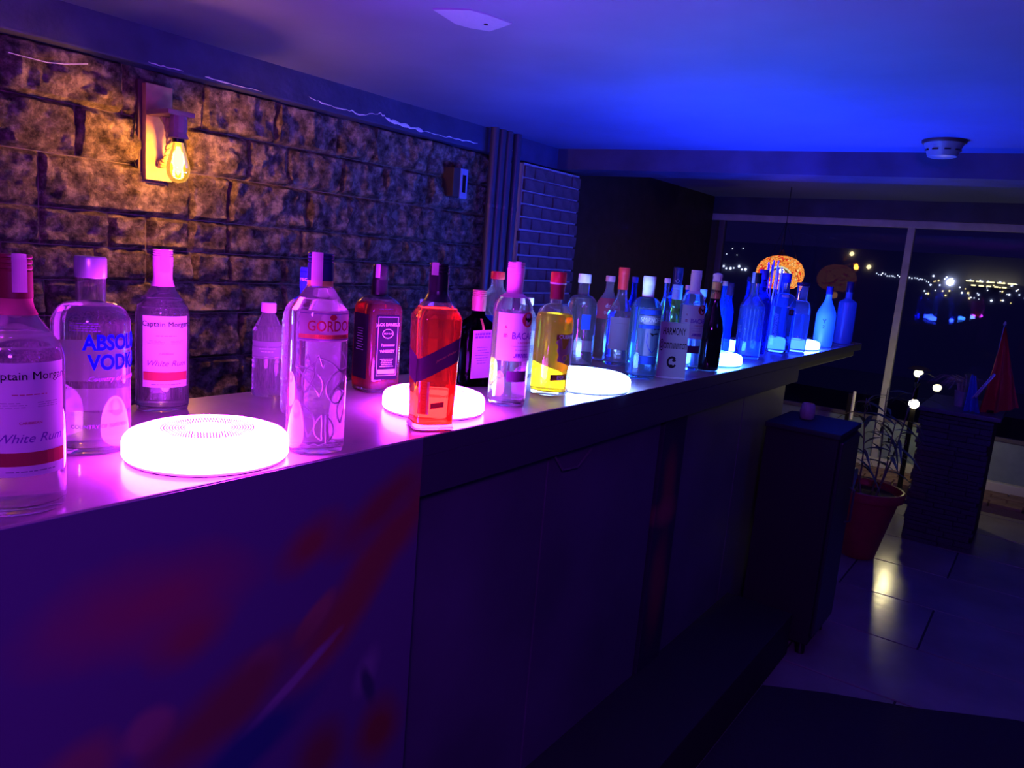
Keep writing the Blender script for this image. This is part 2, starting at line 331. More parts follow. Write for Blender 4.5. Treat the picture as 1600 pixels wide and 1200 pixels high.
# brick pier beyond the pipes
pier = st('trim_3', MB().box(XW - .02, -2.512, 3.505, 4.095, -.01, 1.97), M['mortar_light'])
bme = MB().bbox(-.012, .012, -.094, .094, -.0295, .0295, .004).mesh(); bme.materials.append(M['brick'])
hme = MB().bbox(-.012, .012, -.044, .044, -.0295, .0295, .004).mesh(); hme.materials.append(M['brick'])
for k in range(28):
    z = .035 + k * .07
    if z > 1.95: break
    ys = [3.60, 3.80, 4.00] if k % 2 == 0 else [3.55, 3.70, 3.90, 4.05]
    for y in ys:
        half = k % 2 and y in (3.55, 4.05)
        o = obj('brick', hme if half else bme, None, pier); o.location = (-2.508 + random.uniform(-.004, .004), y + random.uniform(-.004, .004), z)
st('trim_4', MB().box(XW - .02, -2.575, 4.11, 6.44, 0, ZR), M['woodwall'])
# ---------------------------------------------------------------- window wall at the far end
MWF = principled('window_frame_paint', (.42, .42, .44), .5, var=.15); MWP = principled('lower_window_panel', (.20, .27, .30), .5, var=.1); MSILL = principled('pale_sill', (.62, .62, .55), .5)
XL = -2.50
win = st('window_1', MB().bbox(-1.045, -.995, YWIN - .03, YWIN + .03, .12, 1.93, .004), MWF)
obj('top_rail', MB().bbox(XL - .1, 2.1, YWIN - .035, YWIN + .035, 1.905, 1.96, .005), MWF, win)
obj('left_stile', MB().bbox(XL - .02, XL + .03, YWIN - .03, YWIN + .03, .12, 1.91, .004), P('dark_frame', (.10, .09, .12), .5), win)
obj('mid_rail', MB().bbox(XL, 2.1, YWIN - .025, YWIN + .025, .42, .45, .004), P('dark_frame'), win)
obj('sill', MB().bbox(XL, 2.1, YWIN - .07, YWIN + .05, .055, .125, .006), MSILL, win)
for a, b in ((XL + .03, -1.045), (-.995, .62), (.66, 2.1)): obj('pane', MB().box(a, b, YWIN - .003, YWIN + .003, .45, 1.905), M['pane'], win)
obj('mullion', MB().bbox(.62, .66, YWIN - .03, YWIN + .03, .12, 1.91, .004), MWF, win)
for a, b in ((XL + .03, -1.045), (-.995, -.02), (.0, .62), (.66, 2.1)): obj('lower_panel', MB().bbox(a, b, YWIN - .008, YWIN + .012, .125, .42, .003), MWP, win)
st('wall_back', MB().box(-2.75, 2.2, 6.44, 6.60, 1.96, ZR + .12), M['cross'])
step = st('trim_5', MB().box(-2.5, 2.1, 6.0, 6.45, 0, .045), M['wallbase'])
MRB = principled('red_step_brick', (.22, .13, .11), .6, bump=.4, bscale=60, var=.3)
sme = MB().bbox(-.094, .094, -.046, .046, -.012, .012, .003).mesh(); sme.materials.append(MRB)
for r in range(4):
    for k in range(9):
        o = obj('brick', sme, None, step); o.location = (-1.5 + k * .2 + (.1 if r % 2 else 0), 6.05 + r * .105, .045 + .0105 + random.uniform(-.002, .002))
st('floor_terrace', MB().box(-9, 12, 6.75, 12, -.25, -.13), M['blackmatte'])
# ---------------------------------------------------------------- stone: wall sconce
t = thing('wall_sconce', 'wooden wall sconce with knotted rope and glowing amber bulb on the stone wall', 'lamp', (-2.53, 1.445, 1.775))
MW1 = principled('honey_wood', (.62, .40, .17), .55, bump=.2, bscale=30, var=.2, vscale=20); MW2 = principled('sconce_shelf_wood', (.35, .22, .19), .55, bump=.2, bscale=30)
MROPE = principled('jute_rope', (.55, .42, .20), .85, bump=.5, bscale=120)
obj('back_board', MB().bbox(-.045, -.02, -.047, .047, -.155, .155, .003), MW1, t)
obj('spacer_board', MB().bbox(-.075, -.045, -.06, .035, -.165, .165, .003), P('dark_sconce_wood', (.10, .05, .05), .6), t, label='darker board behind')
obj('shelf', MB().bbox(-.02, .115, -.047, .047, .052, .068, .003), MW2, t)
def rope(pts, r, name='rope'):
    # three twisted strands
    P_ = [Vector(p) for p in pts]; L = []
    for i in range(len(P_) - 1):
        for k in range(6): L.append(P_[i].lerp(P_[i + 1], k / 6))
    L.append(P_[-1]); mb = MB(); n = len(L)
    for s in range(3):
        S = []
        for i, p in enumerate(L):
            tt = (L[min(i + 1, n - 1)] - L[max(i - 1, 0)]).normalized(); a = Vector((0, 1, 0)).cross(tt); a = a.normalized() if a.length > .01 else Vector((1, 0, 0)); b = tt.cross(a)
            w = i * .55 + s * 2 * PI / 3; S.append(p + (a * math.cos(w) + b * math.sin(w)) * r * .55)
        mb.tube(S, r * .6, 7)
    return mb
arc = [(0.012 + .048 * (.5 - .5 * math.cos(a)), .0, -.035 - .062 * math.sin(a)) for a in [PI * k / 10 for k in range(11)]]
obj('rope', rope([(.008, 0, .052), (.030, 0, .035), (.044, 0, .0), (.048, 0, -.035), (.042, 0, -.065), (.026, 0, -.088), (.004, 0, -.098), (-.012, 0, -.098)], .0135), MROPE, t, smooth=60)
sk = obj('socket', MB().lathe([(0, .052), (.024, .052), (.027, .04), (.027, .01), (.024, .0), (.03, -.012), (.031, -.018), (.02, -.02), (0, -.02)], 24, .094, 0, flute=lambda w, z: 1 + .05 * math.sin(10 * w)), P('wrapped_socket', (.35, .20, .24), .7, bump=.4, bscale=80), t, smooth=40)
obj('collar', MB().lathe(cyl_prof(.019, -.032, -.018), 24, .094, 0), M['black'], sk)
bulb_o = obj('bulb', MB().lathe([(.0, -.028), (.016, -.028), (.018, -.04), (.026, -.065), (.035, -.098), (.038, -.115), (.034, -.138), (.022, -.155), (.0, -.162)], 28, .094, 0), M['bulb'], t, smooth=60)
fil = MB()
for k in range(5):
    a = k * 2 * PI / 5; fil.tube([(.094 + .004 * math.cos(a), .004 * math.sin(a), -.045), (.094 + .011 * math.cos(a), .011 * math.sin(a), -.075), (.094 + .013 * math.cos(a), .013 * math.sin(a), -.100)], .0028, 6)
fil.lathe([(0, -.045), (.007, -.06), (.012, -.10), (.009, -.125), (0, -.138)], 14, .094, 0)
obj('filament', fil, emis('filament_glow', (1.0, .50, .07), 26), bulb_o)
point_light('sconce_bulb_light', (-2.53 + .094, 1.445, 1.775 - .09), 40.0, (1.0, .42, .06), .034)
cab = obj('cable', MB().tube([(-.05, -.066, .05), (-.052, -.072, -.02), (-.05, -.073, -.07), (-.05, -.068, -.11), (-.05, -.058, -.13)], .002, 6), M['black'], t)
# junction box and little sign before the pipes
t = thing('junction_box', 'dark wall box with a small pale blue label left of the vertical pipes', 'box', (-2.555, 3.0, 1.80))
obj('box_body', MB().bbox(-.04, .03, -.06, .03, -.07, .07, .004), P('brown_box', (.07, .04, .035), .5), t)
fp = obj('label_plate', MB().bbox(.028, .034, -.01, .045, -.075, .070, .002), pap('plate_blue', (.35, .40, .6), .1), t)
obj('symbol', MB().box(.034, .0355, .005, .03, -.045, .04), M['ink_black'], fp)
for y, lab in ((3.20, 'vertical dark pipe nearest the stone wall, leftmost of four'), (3.262, 'second vertical dark pipe from the left in the row of four'), (3.322, 'third vertical dark pipe from the left in the row of four'), (3.40, 'rightmost vertical dark pipe, beside the brick pier')):
    t = thing('pipe', lab, 'pipe', (-2.49, y, 0), 0, 'vertical pipes on the left wall')
    obj('pipe_run', MB().lathe(cyl_prof(.022, 0, ZR, .002), 20), M['pipe'], t, smooth=40)
    for z in (.6, 1.70): obj('clamp', MB().lathe(cyl_prof(.0245, z, z + .02, .001), 20), P('clamp_metal', (.12, .11, .14), .35, metal=.6), t, smooth=40)
# ceiling fixture
t = thing('ceiling_fixture', 'small round tapered fixture on the ceiling by the cross beam', 'fixture', (-.53, 3.82, ZR))
obj('base_plate', MB().lathe([(0, -.014), (.084, -.014), (.087, -.010), (.087, 0), (0, 0)], 36), P('fixture_plate', (.05, .025, .03), .5), t, smooth=40)
hh = obj('housing', MB().lathe([(0, -.072), (.045, -.072), (.058, -.068), (.062, -.055), (.075, -.022), (.078, -.014), (0, -.014)], 36), P('fixture_white', (.22, .24, .28), .35), t, smooth=40)
for k in range(5): obj('vent_slot', MB().box(.058, .0705, -.012, .012, -.046 , -.040, Matrix.Rotation(k * .7 - 2.6, 4, 'Z')), M['black'], hh)
# ---------------------------------------------------------------- the bar
bar = thing('bar_counter', 'long bar counter with dark panelled front running away to the window', 'bar', (0, 0, 0))
YE = 4.65
obj('worktop', MB().bbox(XB, XF, -1.2, YE, ZC - .035, ZC, .0025), M['counter'], bar, label='satin brown worktop')
obj('edge_band', MB().bbox(XF - .002, XF + .0012, 1.0, YE, ZC - .036, ZC - .0015, .0006), M['front_dark'], bar)
obj('fascia', MB().bbox(XF - .03, XF + .0012, 1.0, 3.42, ZC - .112, ZC - .0365, .001), M['front_dark'], bar)
obj('backing_board', MB().box(XF - .06, XF, -1.2, .997, .06, ZC - .0355), M['blackmatte'], bar)
obj('carcass', MB().box(XB + .06, XF - .06, -1.2, 3.40, .0, ZC - .035), M['blackmatte'], bar)
obj('end_shelf', MB().bbox(XB + .02, XF - .03, 3.42, YE - .02, ZC - .075, ZC - .035, .003), M['front_dark'], bar)
for (a, b) in ((1.005, 1.49), (1.495, 2.12), (2.31, 2.86), (2.865, 3.40)): obj('front_panel', MB().bbox(XF - .065, XF - .04, a, b, .06, ZC - .09, .003), M['front'], bar)
obj('foot_step', MB().bbox(XF - .07, -.665, -1.2, 2.98, 0, .17, .004), M['blackmatte'], bar, label='low black foot step along the bar')
obj('plinth', MB().box(XF - .10, XF - .075, -1.2, 3.40, 0, .06), M['blackmatte'], bar)
MPIP = P('rail_trim', (.12, .10, .14), .3)
obj('rail', MB().tube([(XF - .035, 1.96, ZC - .118), (XF - .035, 3.40, ZC - .118)], .007, 8), MPIP, bar)
obj('hook', MB().tube([(XF - .038, 1.49, ZC - .08), (XF - .025, 1.50, ZC - .13), (XF - .02, 1.53, ZC - .165), (XF - .02, 1.60, ZC - .17), (XF - .03, 1.68, ZC - .14)], .003, 6), MPIP, bar)
# printed poster panels on the front: dim citrus and bottle shapes (flat print)
def poster(name, blobs, base):
    m, nt, out = nmat(name); p = N(nt, 'ShaderNodeBsdfPrincipled'); p.inputs['Roughness'].default_value = .33
    g = N(nt, 'ShaderNodeTexCoord'); sp = N(nt, 'ShaderNodeSeparateXYZ'); L = nt.links.new; L(g.outputs['Object'], sp.inputs[0])
    nz = N(nt, 'ShaderNodeTexNoise'); nz.inputs['Scale'].default_value = 9; nz.inputs['Detail'].default_value = 4; L(g.outputs['Object'], nz.inputs['Vector'])
    def mth(op, a, b=None):
        n = N(nt, 'ShaderNodeMath', operation=op)
        for i, q in enumerate((a, b)):
            if q is None: continue
            if isinstance(q, (int, float)): n.inputs[i].default_value = q
            else: L(q, n.inputs[i])
        return n.outputs[0]
    wob = mth('MULTIPLY', mth('SUBTRACT', nz.outputs['Fac'], .5), .9)
    cur = None
    for (y, z, a, b, ang, col, soft) in blobs:
        ca, sa = math.cos(R_(ang)), math.sin(R_(ang)); dy = mth('SUBTRACT', sp.outputs[1], y); dz = mth('SUBTRACT', sp.outputs[2], z)
        u = mth('DIVIDE', mth('ADD', mth('MULTIPLY', dy, ca), mth('MULTIPLY', dz, sa)), a); v = mth('DIVIDE', mth('SUBTRACT', mth('MULTIPLY', dz, ca), mth('MULTIPLY', dy, sa)), b)
        d = mth('ADD', mth('SQRT', mth('ADD', mth('MULTIPLY', u, u), mth('MULTIPLY', v, v))), wob)
        mr = N(nt, 'ShaderNodeMapRange'); mr.inputs[1].default_value = 1 + soft; mr.inputs[2].default_value = 1 - soft; mr.inputs[3].default_value = 0; mr.inputs[4].default_value = 1; L(d, mr.inputs[0])
        mx = N(nt, 'ShaderNodeMix', data_type='RGBA'); L(mr.outputs[0], mx.inputs[0])
        if cur is None: mx.inputs[6].default_value = c4(base)
        else: L(cur, mx.inputs[6])
        mx.inputs[7].default_value = c4(col); cur = mx.outputs[2]
    L(cur, p.inputs['Base Color']); L(p.outputs[0], out.inputs[0]); return m
BL = [(.93, .96, .17, .040, 38, (.26, .06, .05), .6), (.83, .86, .13, .035, 44, (.26, .08, .05), .6), (.90, 1.03, .10, .03, 30, (.22, .05, .05), .6), (.765, .875, .05, .018, 42, (.30, .14, .10), .3),
      (.668, .832, .032, .026, 30, (.26, .16, .17), .3), (.55, .925, .045, .03, 10, (.26, .07, .07), .7), (.50, .99, .11, .05, 0, (.28, .06, .10), .7), (.49, .81, .035, .03, 0, (.28, .15, .16), .3),
      (.61, .79, .13, .045, 22, (.20, .08, .06), .5), (.72, .775, .09, .010, 30, (.26, .20, .26), .3), (.885, .73, .040, .022, 60, (.20, .18, .24), .5), (.89, .70, .012, .04, 20, (.05, .05, .10), .4),
      (.92, .60, .05, .05, 0, (.22, .06, .04), .6), (.79, .62, .05, .05, 0, (.18, .06, .05), .6), (.40, .80, .05, .04, 20, (.26, .12, .11), .4), (.64, .70, .13, .035, 20, (.03, .06, .16), .4), (.75, 1.0, .05, .03, 30, (.25, .06, .05), .6)]
obj('poster_panel', MB().bbox(XF + .0004, XF + .003, -1.2, .997, .06, ZC - .002, .0008), poster('citrus_poster', BL, (.11, .08, .17)), bar, label='printed panel with dim citrus fruit shapes')
BL2 = [(2.21, .80, .04, .10, 0, (.22, .05, .05), .5), (2.20, .70, .06, .04, 0, (.30, .05, .08), .6), (2.21, .45, .05, .16, 0, (.20, .03, .05), .5)]
obj('poster_panel', MB().bbox(XF - .06, XF - .03, 2.13, 2.30, .06, ZC - .11, .002), poster('narrow_poster', BL2, (.03, .025, .05)), bar, label='narrow reddish printed strip')
# ---------------------------------------------------------------- LED discs on the counter
RN = ['large glowing magenta-white LED disc on the counter nearest the camera, speaker grille in its middle', 'second glowing disc from the front, pink-white, behind the slanted-label whisky bottle', 'third glowing disc, cold white, behind the yellow liquor bottle',
      'fourth glowing disc, cyan-white, right of the champagne bottle', 'farthest glowing disc, blue-white, at the right end of the blue bottles', 'glowing blue-white disc mostly hidden behind the blue bottles of the far cluster']
SR = [0, 0, 0, 0, 0]
for i, (x, y, r, colr) in enumerate(RING):
    t = thing('led_disc', RN[i], 'lamp', (x, y, ZC), 0, 'glowing LED discs along the counter')
    k = r / .12; me_ = emis('led_disc_glow' + '_%s' % ['magenta', 'pink', 'white', 'cyan', 'blue', 'deep_blue'][i], colr, 1.0)
    obj('base', MB().lathe([(0, 0), (r * .93, 0), (r * .965, .002), (r * .965, .006), (0, .006)], 64), P('disc_base', (.5, .5, .52), .5), t, smooth=40)
    d = obj('diffuser', MB().lathe([(0, .006), (r * .985, .006), (r, .009), (r, .026), (r * .985, .032), (r * .95, .037), (r * .86, .041), (r * .70, .0432), (r * .60, .044), (0, .044)], 72), me_, t, smooth=50)
    obj('centre_cap', MB().lathe([(0, .044), (r * .25, .044), (r * .25, .0452), (r * .22, .0462), (0, .0466)], 40), me_, t, smooth=50)
    dots = MB()
    for q in range(9):
        rr = r * (.29 + q * .033); nn = int(2 * PI * rr / .0042)
        for j in range(nn):
            a = 2 * PI * (j + .5 * (q % 2)) / nn; dots.lathe([(.00115, .0441), (.00095, .0448), (0, .0449)], 5, rr * math.cos(a), rr * math.sin(a))
    o = obj('grille_dot', dots, P('grille_pink', (.25, .10, .22), .5), t, label='ring of fine speaker perforations'); o['kind'] = 'stuff'
# ---------------------------------------------------------------- bottles
def sh_f(kind, t):
    if kind == 'round': return math.sqrt(max(0, 1 - t * t))
    if kind == 's': return .5 * (1 + math.cos(PI * t))
    if kind == 'cone': return 1 - t if t > .12 else 1 - t * .6 - .3 * t * t
    if kind == 'fat': return math.sqrt(max(0, 1 - t ** 2.6)) * .75 + .25 * (1 - t)
    return 1 - t
def profile(H, r, nr, s0, s1, kind, n, taper=0.0, off=0.0, base=0.0, top=None, ribs=None):
    top = H if top is None else top; pr = [(0, base), (r * .80 - off, base), (r * .95 - off, base + .0025), (r * (1 - taper) - off, base + .012)]
    pr = [(max(a, .001) if i else 0, z, n) for i, (a, z) in enumerate(pr)]
    zz = []
    m = 24 if ribs else 7
    for k in range(1, m):
        t = k / m; z = base + .012 + (s0 * H - base - .012) * t
        rr = r * (1 - taper * (1 - t)); rr -= (ribs * (.5 - .5 * math.cos(k * PI))) if ribs else 0; zz.append((rr - off, z, n))
    pr += zz; pr.append((r - off, s0 * H, n))
    for k in range(1, 13):
        t = k / 12; f = sh_f(kind, t); pr.append((nr + (r - nr) * f - off, (s0 + (s1 - s0) * t) * H, 2 + (n - 2) * (1 - t)))
    if top > s1 * H + .004: pr.append((nr - off, top - .002, 2))
    return [(max(a, .0012) if a > 0 else 0, z, q) for a, z, q in pr]
def radius_at(pr, z):
    for a, b in zip(pr[:-1], pr[1:]):
        if a[1] <= z <= b[1] and b[1] > a[1]:
            t = (z - a[1]) / (b[1] - a[1]); return a[0] + (b[0] - a[0]) * t, a[2] + (b[2] - a[2]) * t
    return pr[-1][0], 2
def surf(pr, u, z, a0, lift):
    """point on the outer surface: u metres sideways from the direction a0 (radians), height z"""
    r, n = radius_at(pr, z)
    if n > 3.2:
        y = max(-r * .985, min(r * .985, u)); x = r * (1 - (abs(y) / r) ** n) ** (1 / n) + lift
        v = Vector((x, y, z)); v.rotate(Matrix.Rotation(a0, 3, 'Z')); return tuple(v)
    a = a0 + u / r; return ((r + lift) * math.cos(a), (r + lift) * math.sin(a), z)
def label_patch(pr, a0, w, z0, z1, lift=.0005, slant=0.0, nu=22, nz=5):
    V = []; F = []
    for j in range(nz + 1):
        for i in range(nu + 1):
            u = (i / nu - .5) * w; z = z0 + (z1 - z0) * j / nz + slant * u; V.append(surf(pr, u, z, a0, lift))
    for j in range(nz):
        for i in range(nu): a = j * (nu + 1) + i; F.append((a, a + 1, a + nu + 2, a + nu + 1))
    return MB().add(V, F)
def wrap2d(pr, vs, fs, a0, zc, lift, slant=0.0, uc=0.0):
    V = [surf(pr, x + uc, zc + y + slant * x, a0, lift) for x, y in vs]; return MB().add(V, fs)
def disc2d(r, n=20, sx=1.0): return [(r * sx * math.cos(2 * PI * k / n), r * math.sin(2 * PI * k / n)) for k in range(n)], [tuple(range(n))]
def poly2d(p): return list(p), [tuple(range(len(p)))]
def lines2d(w, rows, h, gap, ragged=.3, seed=1):
    rnd = random.Random(seed); V = []; F = []
    for i in range(rows):
        ww = w * (1 - ragged * rnd.random()); y = -(i - (rows - 1) / 2) * gap; x = -ww / 2
        while x < ww / 2 - .001:
            l = min(rnd.uniform(.0025, .008), ww / 2 - x); b = len(V); V += [(x, y - h / 2), (x + l, y - h / 2), (x + l, y + h / 2), (x, y + h / 2)]; F.append((b, b + 1, b + 2, b + 3)); x += l + .0014
    return V, F
def ring2d(r0, r1, sx=1.0, n=28):
    V = []; F = []
    for k in range(n):
        a = 2 * PI * k / n; V += [(r0 * sx * math.cos(a), r0 * math.sin(a)), (r1 * sx * math.cos(a), r1 * math.sin(a))]
    for k in range(n): a = 2 * k; b = 2 * ((k + 1) % n); F.append((a, a + 1, b + 1, b))
    return V, F
def cap_mesh(r, z0, z1, style, n=36):
    if style == 'ridged': return MB().lathe([(0, z0), (r * .98, z0), (r, z0 + .001), (r, z1 - .002), (r * .94, z1), (0, z1)], 64, flute=lambda w, z: 1 + (.022 * math.sin(22 * w) if z0 < z < z1 - .001 else 0))
    if style == 'grooved':
        pr = [(0, z0), (r, z0)]; m = 3
        zt = z1 - (z1 - z0) * .38
        for k in range(m): zz = zt + (z1 - zt) * k / m; pr += [(r, zz), (r * .93, zz + .001), (r * .93, zz + .002), (r, zz + .003)]
        return MB().lathe(pr + [(r, z1 - .0015), (r * .95, z1), (0, z1)], n)
    return MB().lathe([(0, z0), (r * .98, z0), (r, z0 + .001), (r, z1 - .0025), (r * .93, z1), (0, z1)], n)
def bottle(name, label, pos, H, r, nr, s0=.60, s1=.80, kind='round', n=2.0, turn=0, glass='glass', liquid=None, level=.75, cap=None, labels=(), texts=(), taper=0.0, ribs=None, solid=False, cat='bottle', group=None, stamp=None, flute=None, seg=44, bands=()):
    x, y = pos; rz = math.atan2(-y, -x) + R_(turn)
    t = thing(name, label, cat, (x, y, ZC + .0004), rz, group)
    pr = profile(H, r, nr, s0, s1, kind, n, taper, ribs=ribs)
    cz0 = H - (cap['h'] if cap else 0.0)
    top = H - .004 if cap else H
    pr = [p for p in pr if p[1] <= top] + [(nr, top, 2)]
    if solid:
        mb = MB().lathe(pr + [(0, top, 2)], seg, flute=flute)
        g = obj('glass', mb, M[glass], t, smooth=55)
    else:
        w = .0026; inner = profile(H, r, nr, s0, s1, kind, n, taper, off=w, base=.010, ribs=ribs); inner = [p for p in inner if p[1] <= top] + [(nr - w, top, 2)]
        g = obj('glass', MB().lathe(pr + inner[::-1], seg, flute=flute), M[glass], t, smooth=55)
        if liquid:
            lz = level * H; lq = profile(H, r, nr, s0, s1, kind, n, taper, off=w - .0003, base=.0097, ribs=ribs)
            lr, ln = radius_at(lq, lz); lq = [p for p in lq if p[1] < lz] + [(lr, lz, ln), (0, lz, ln)]
            obj('liquid', MB().lathe(lq, seg, flute=flute), M[liquid], t, smooth=55)
    if cap:
        cr = cap.get('r', nr * 1.18); c = obj('cap', cap_mesh(cr, cz0, H, cap.get('style', 'plain')), M[cap['m']], t, smooth=40)
        if cap.get('sleeve'):
            h2 = cap['sleeve']; pts = []
            for k in range(6):
                z = cz0 - h2 + h2 * k / 5; rr, _ = radius_at(pr, z); pts.append((max(rr + .0012, cr * .97 if k > 3 else 0), z))
            s_ = obj('neck_sleeve', MB().lathe([(pts[0][0] - .001, pts[0][1])] + pts, 36), M[cap.get('sm', cap['m'])], t, smooth=40)
        for (z0_, z1_, mm) in cap.get('rings', ()): obj('cap_band', MB().lathe([(cr + .0004, H - z0_), (cr + .0008, H - z0_), (cr + .0008, H - z1_), (cr + .0004, H - z1_)], 36), M[mm], c, smooth=40)
    if stamp:      # paper duty strip folded over the cap
        cr = cap.get('r', nr * 1.18); a = R_(stamp[0]); wd_ = stamp[1]; z_ = stamp[2]; V = []; F = []; q = 6
        for (rr, z) in ((cr * .3, H + .0012), (cr + .0012, H + .0012), (cr + .0016, H - .004), (cr + .0016, z_ * H)):
            for i in range(q + 1): aa = a + (i / q - .5) * wd_ / cr; V.append((rr * math.cos(aa), rr * math.sin(aa), z))
        for j in range(3):
            for i in range(q): b = j * (q + 1) + i; F.append((b, b + 1, b + q + 2, b + q + 1))
        s_ = obj('duty_stamp', MB().add(V, F), M['paper_pink'], t)
    for lb in labels:     # (name, angle deg, width, z0, z1, material, [prints])
        nm, ang, w_, z0_, z1_, mm, prints = lb[:7]; sl = lb[7] if len(lb) > 7 else 0
        a0 = R_(ang); L_ = obj(nm, label_patch(pr, a0, w_, z0_ * H, z1_ * H, .0006 + (lb[8] if len(lb) > 8 else 0), sl), M[mm], t, smooth=80)
        for pz_ in prints: put_print(pr, pz_, a0, H, L_, sl, .0019 + (lb[8] if len(lb) > 8 else 0))
    for tx in texts: put_print(pr, tx[1:], R_(tx[0]), H, t, 0, .0014)
    return t, pr
def put_print(pr, p, a0, H, parent, slant, lift):
    # ('t', text, size, zfrac, material, bold, shear, du) | ('s', (verts, faces), zfrac, material, du)
    if p[0] == 't':
        _, body, size, zf, mm = p[:5]; bold = p[5] if len(p) > 5 else .01; shear = p[6] if len(p) > 6 else 0; du = p[7] if len(p) > 7 else 0; xs = p[8] if len(p) > 8 else 1
        vs, fs = text_tris(body, size, bold, shear); vs = [(a * xs, b) for a, b in vs]; o = obj('lettering', wrap2d(pr, vs, fs, a0, zf * H, lift, slant, du), M[mm], parent)
    else:
        _, (vs, fs), zf, mm = p[:4]; du = p[4] if len(p) > 4 else 0
        o = obj(p[5] if len(p) > 5 else 'print', wrap2d(pr, vs, fs, a0, zf * H, lift, slant, du), M[mm], parent)
    return o
def rect2d(w, h, nx=10):
    V = [((i / nx - .5) * w, s * h / 2) for i in range(nx + 1) for s in (-1, 1)]; return V, [(2 * i, 2 * i + 2, 2 * i + 3, 2 * i + 1) for i in range(nx)]
P('cap_red', (.75, .05, .05), .4); P('cap_darkred', (.22, .02, .03), .4); P('cap_white', (.82, .84, .86), .45); P('cap_silver', (.62, .60, .66), .3, metal=.5); P('cap_pink', (.80, .42, .55), .4)
P('cap_black', (.012, .010, .016), .3); P('cap_navy', (.02, .02, .10), .3); P('cap_gold', (.80, .62, .12), .35, metal=.2); P('cap_blue', (.03, .06, .6), .4); P('cap_lilac', (.75, .55, .80), .4); P('cap_cyan', (.25, .75, .85), .4)
P('foil_white', (.92, .88, .72), .4); P('cap_copper', (.55, .22, .20), .35, metal=.3)
def morgan(label, pos, H, r, nr, turn, cap):
    PR = [('t', 'Captain Morgan', .0128, .555, 'ink_black', 0, 0), ('s', lines2d(.035, 1, .0008, .003, .2, 3), .485, 'ink_red'), ('s', lines2d(.030, 3, .0006, .0024, .4, 5), .445, 'tint_grey', .018),
          ('s', lines2d(.030, 3, .0006, .0024, .4, 6), .445, 'tint_grey', -.018), ('t', 'CARIBBEAN', .0042, .375, 'ink_red', 0, 0), ('t', 'White Rum', .0145, .315, 'ink_violet', .002, .35), ('s', rect2d(.078, .0155), .235, 'paper_redbrown', 0, 'red_band'), ('s', lines2d(.05, 1, .0012, .003, .1, 8), .186, 'tint_grey')]
    fl = None
    t, pr = bottle('rum_bottle', label, pos, H, r, nr, .60, .835, 's', 2, turn, liquid='water', level=.80, cap=cap, labels=[('front_label', 8, .084, .165, .605, 'paper_white', PR)], stamp=(10, .014, .86), group='rum bottles with script labels')
    for z in (.655, .70): obj('embossed_ring', MB().lathe([(radius_at(pr, z * H - .002)[0], z * H - .002), (radius_at(pr, z * H)[0] + .0012, z * H), (radius_at(pr, z * H + .002)[0], z * H + .002)], 44), M['glass'], t, smooth=60)
    return t
morgan('clear white rum bottle nearest the camera, cut off at the left edge', (-.948, .369), .291, .0475, .0158, 6, {'m': 'cap_darkred', 'h': .048, 'r': .0180, 'style': 'grooved', 'sleeve': .018, 'sm': 'paper_rose'})
morgan('white rum bottle with pink cap behind the nearest glowing disc', (-1.325, .758), .293, .0455, .0150, 0, {'m': 'cap_pink', 'h': .030, 'r': .0172, 'style': 'grooved', 'sleeve': .035, 'sm': 'cap_pink'})
# vodka bottle with blue lettering
bottle('vodka_bottle', 'tall clear vodka bottle with round shoulders and big blue capital lettering', (-1.140, .543), .2835, .0515, .0195, .665, .775, 'round', 2, 4, liquid='water', level=.76,
       cap={'m': 'cap_silver', 'h': .030, 'r': .0212}, labels=[('back_label', 180, .085, .18, .30, 'paper_white', []), ('stripe_label', 150, .09, .34, .56, 'paper_clear', [])],
       texts=[(42, 't', 'ABSOLUT', .0300, .580, 'ink_blue', .035, 0, 0, .80), (38, 't', 'VODKA', .0300, .480, 'ink_blue', .035, 0, 0, .80), (34, 't', 'Country of Sweden', .0100, .400, 'ink_violet', 0, .3), (20, 's', lines2d(.04, 4, .0012, .0035, .3, 11), .66, 'ink_violet', -.03), (10, 't', 'COUNTRY OF SWEDEN', .0075, .155, 'ink_violet', .005)])
# small water bottles
def water_bottle(label, pos, H, r, capm, turn=0, big=False, group='clear plastic water bottles'):
    lab = [('wrap_label', 0, r * 2.6, .42, .60, 'paper_blue' if big else 'paper_clear', [('s', lines2d(r * 1.1, 2, .002, .006, .3, 4), .51, 'ink_white')])]
    bottle('water_bottle', label, pos, H, r, .0125 if H < .25 else .0155, .70, .895, 'cone' if not big else 's', 2, turn, glass='pet', cap={'m': capm, 'h': .020, 'r': .0150 if H < .25 else .0185, 'style': 'ridged'}, labels=lab, ribs=.0016, solid=True, group=group)
water_bottle('small ribbed plastic water bottle with lilac cap behind the embossed gin bottle', (-1.335, .995), .196, .0315, 'cap_lilac')
bottle('tequila_bottle', 'bumpy embossed glass bottle with blue neck label half hidden behind the gin bottle', (-1.159, .953), .280, .0470, .0150, .62, .80, 'round', 2, 0, glass='glass_emb', solid=True, cap={'m': 'cap_blue', 'h': .030, 'r': .0172, 'sleeve': .03, 'sm': 'paper_blue'},
       labels=[('neck_label', 0, .034, .86, .97, 'paper_blue', [('t', 'TEQUILA', .0075, .92, 'ink_white', .02)], 0, .0032)], flute=lambda w, z: 1 + (.012 * math.sin(16 * w) * math.sin(z * 320) if z < .17 else 0))
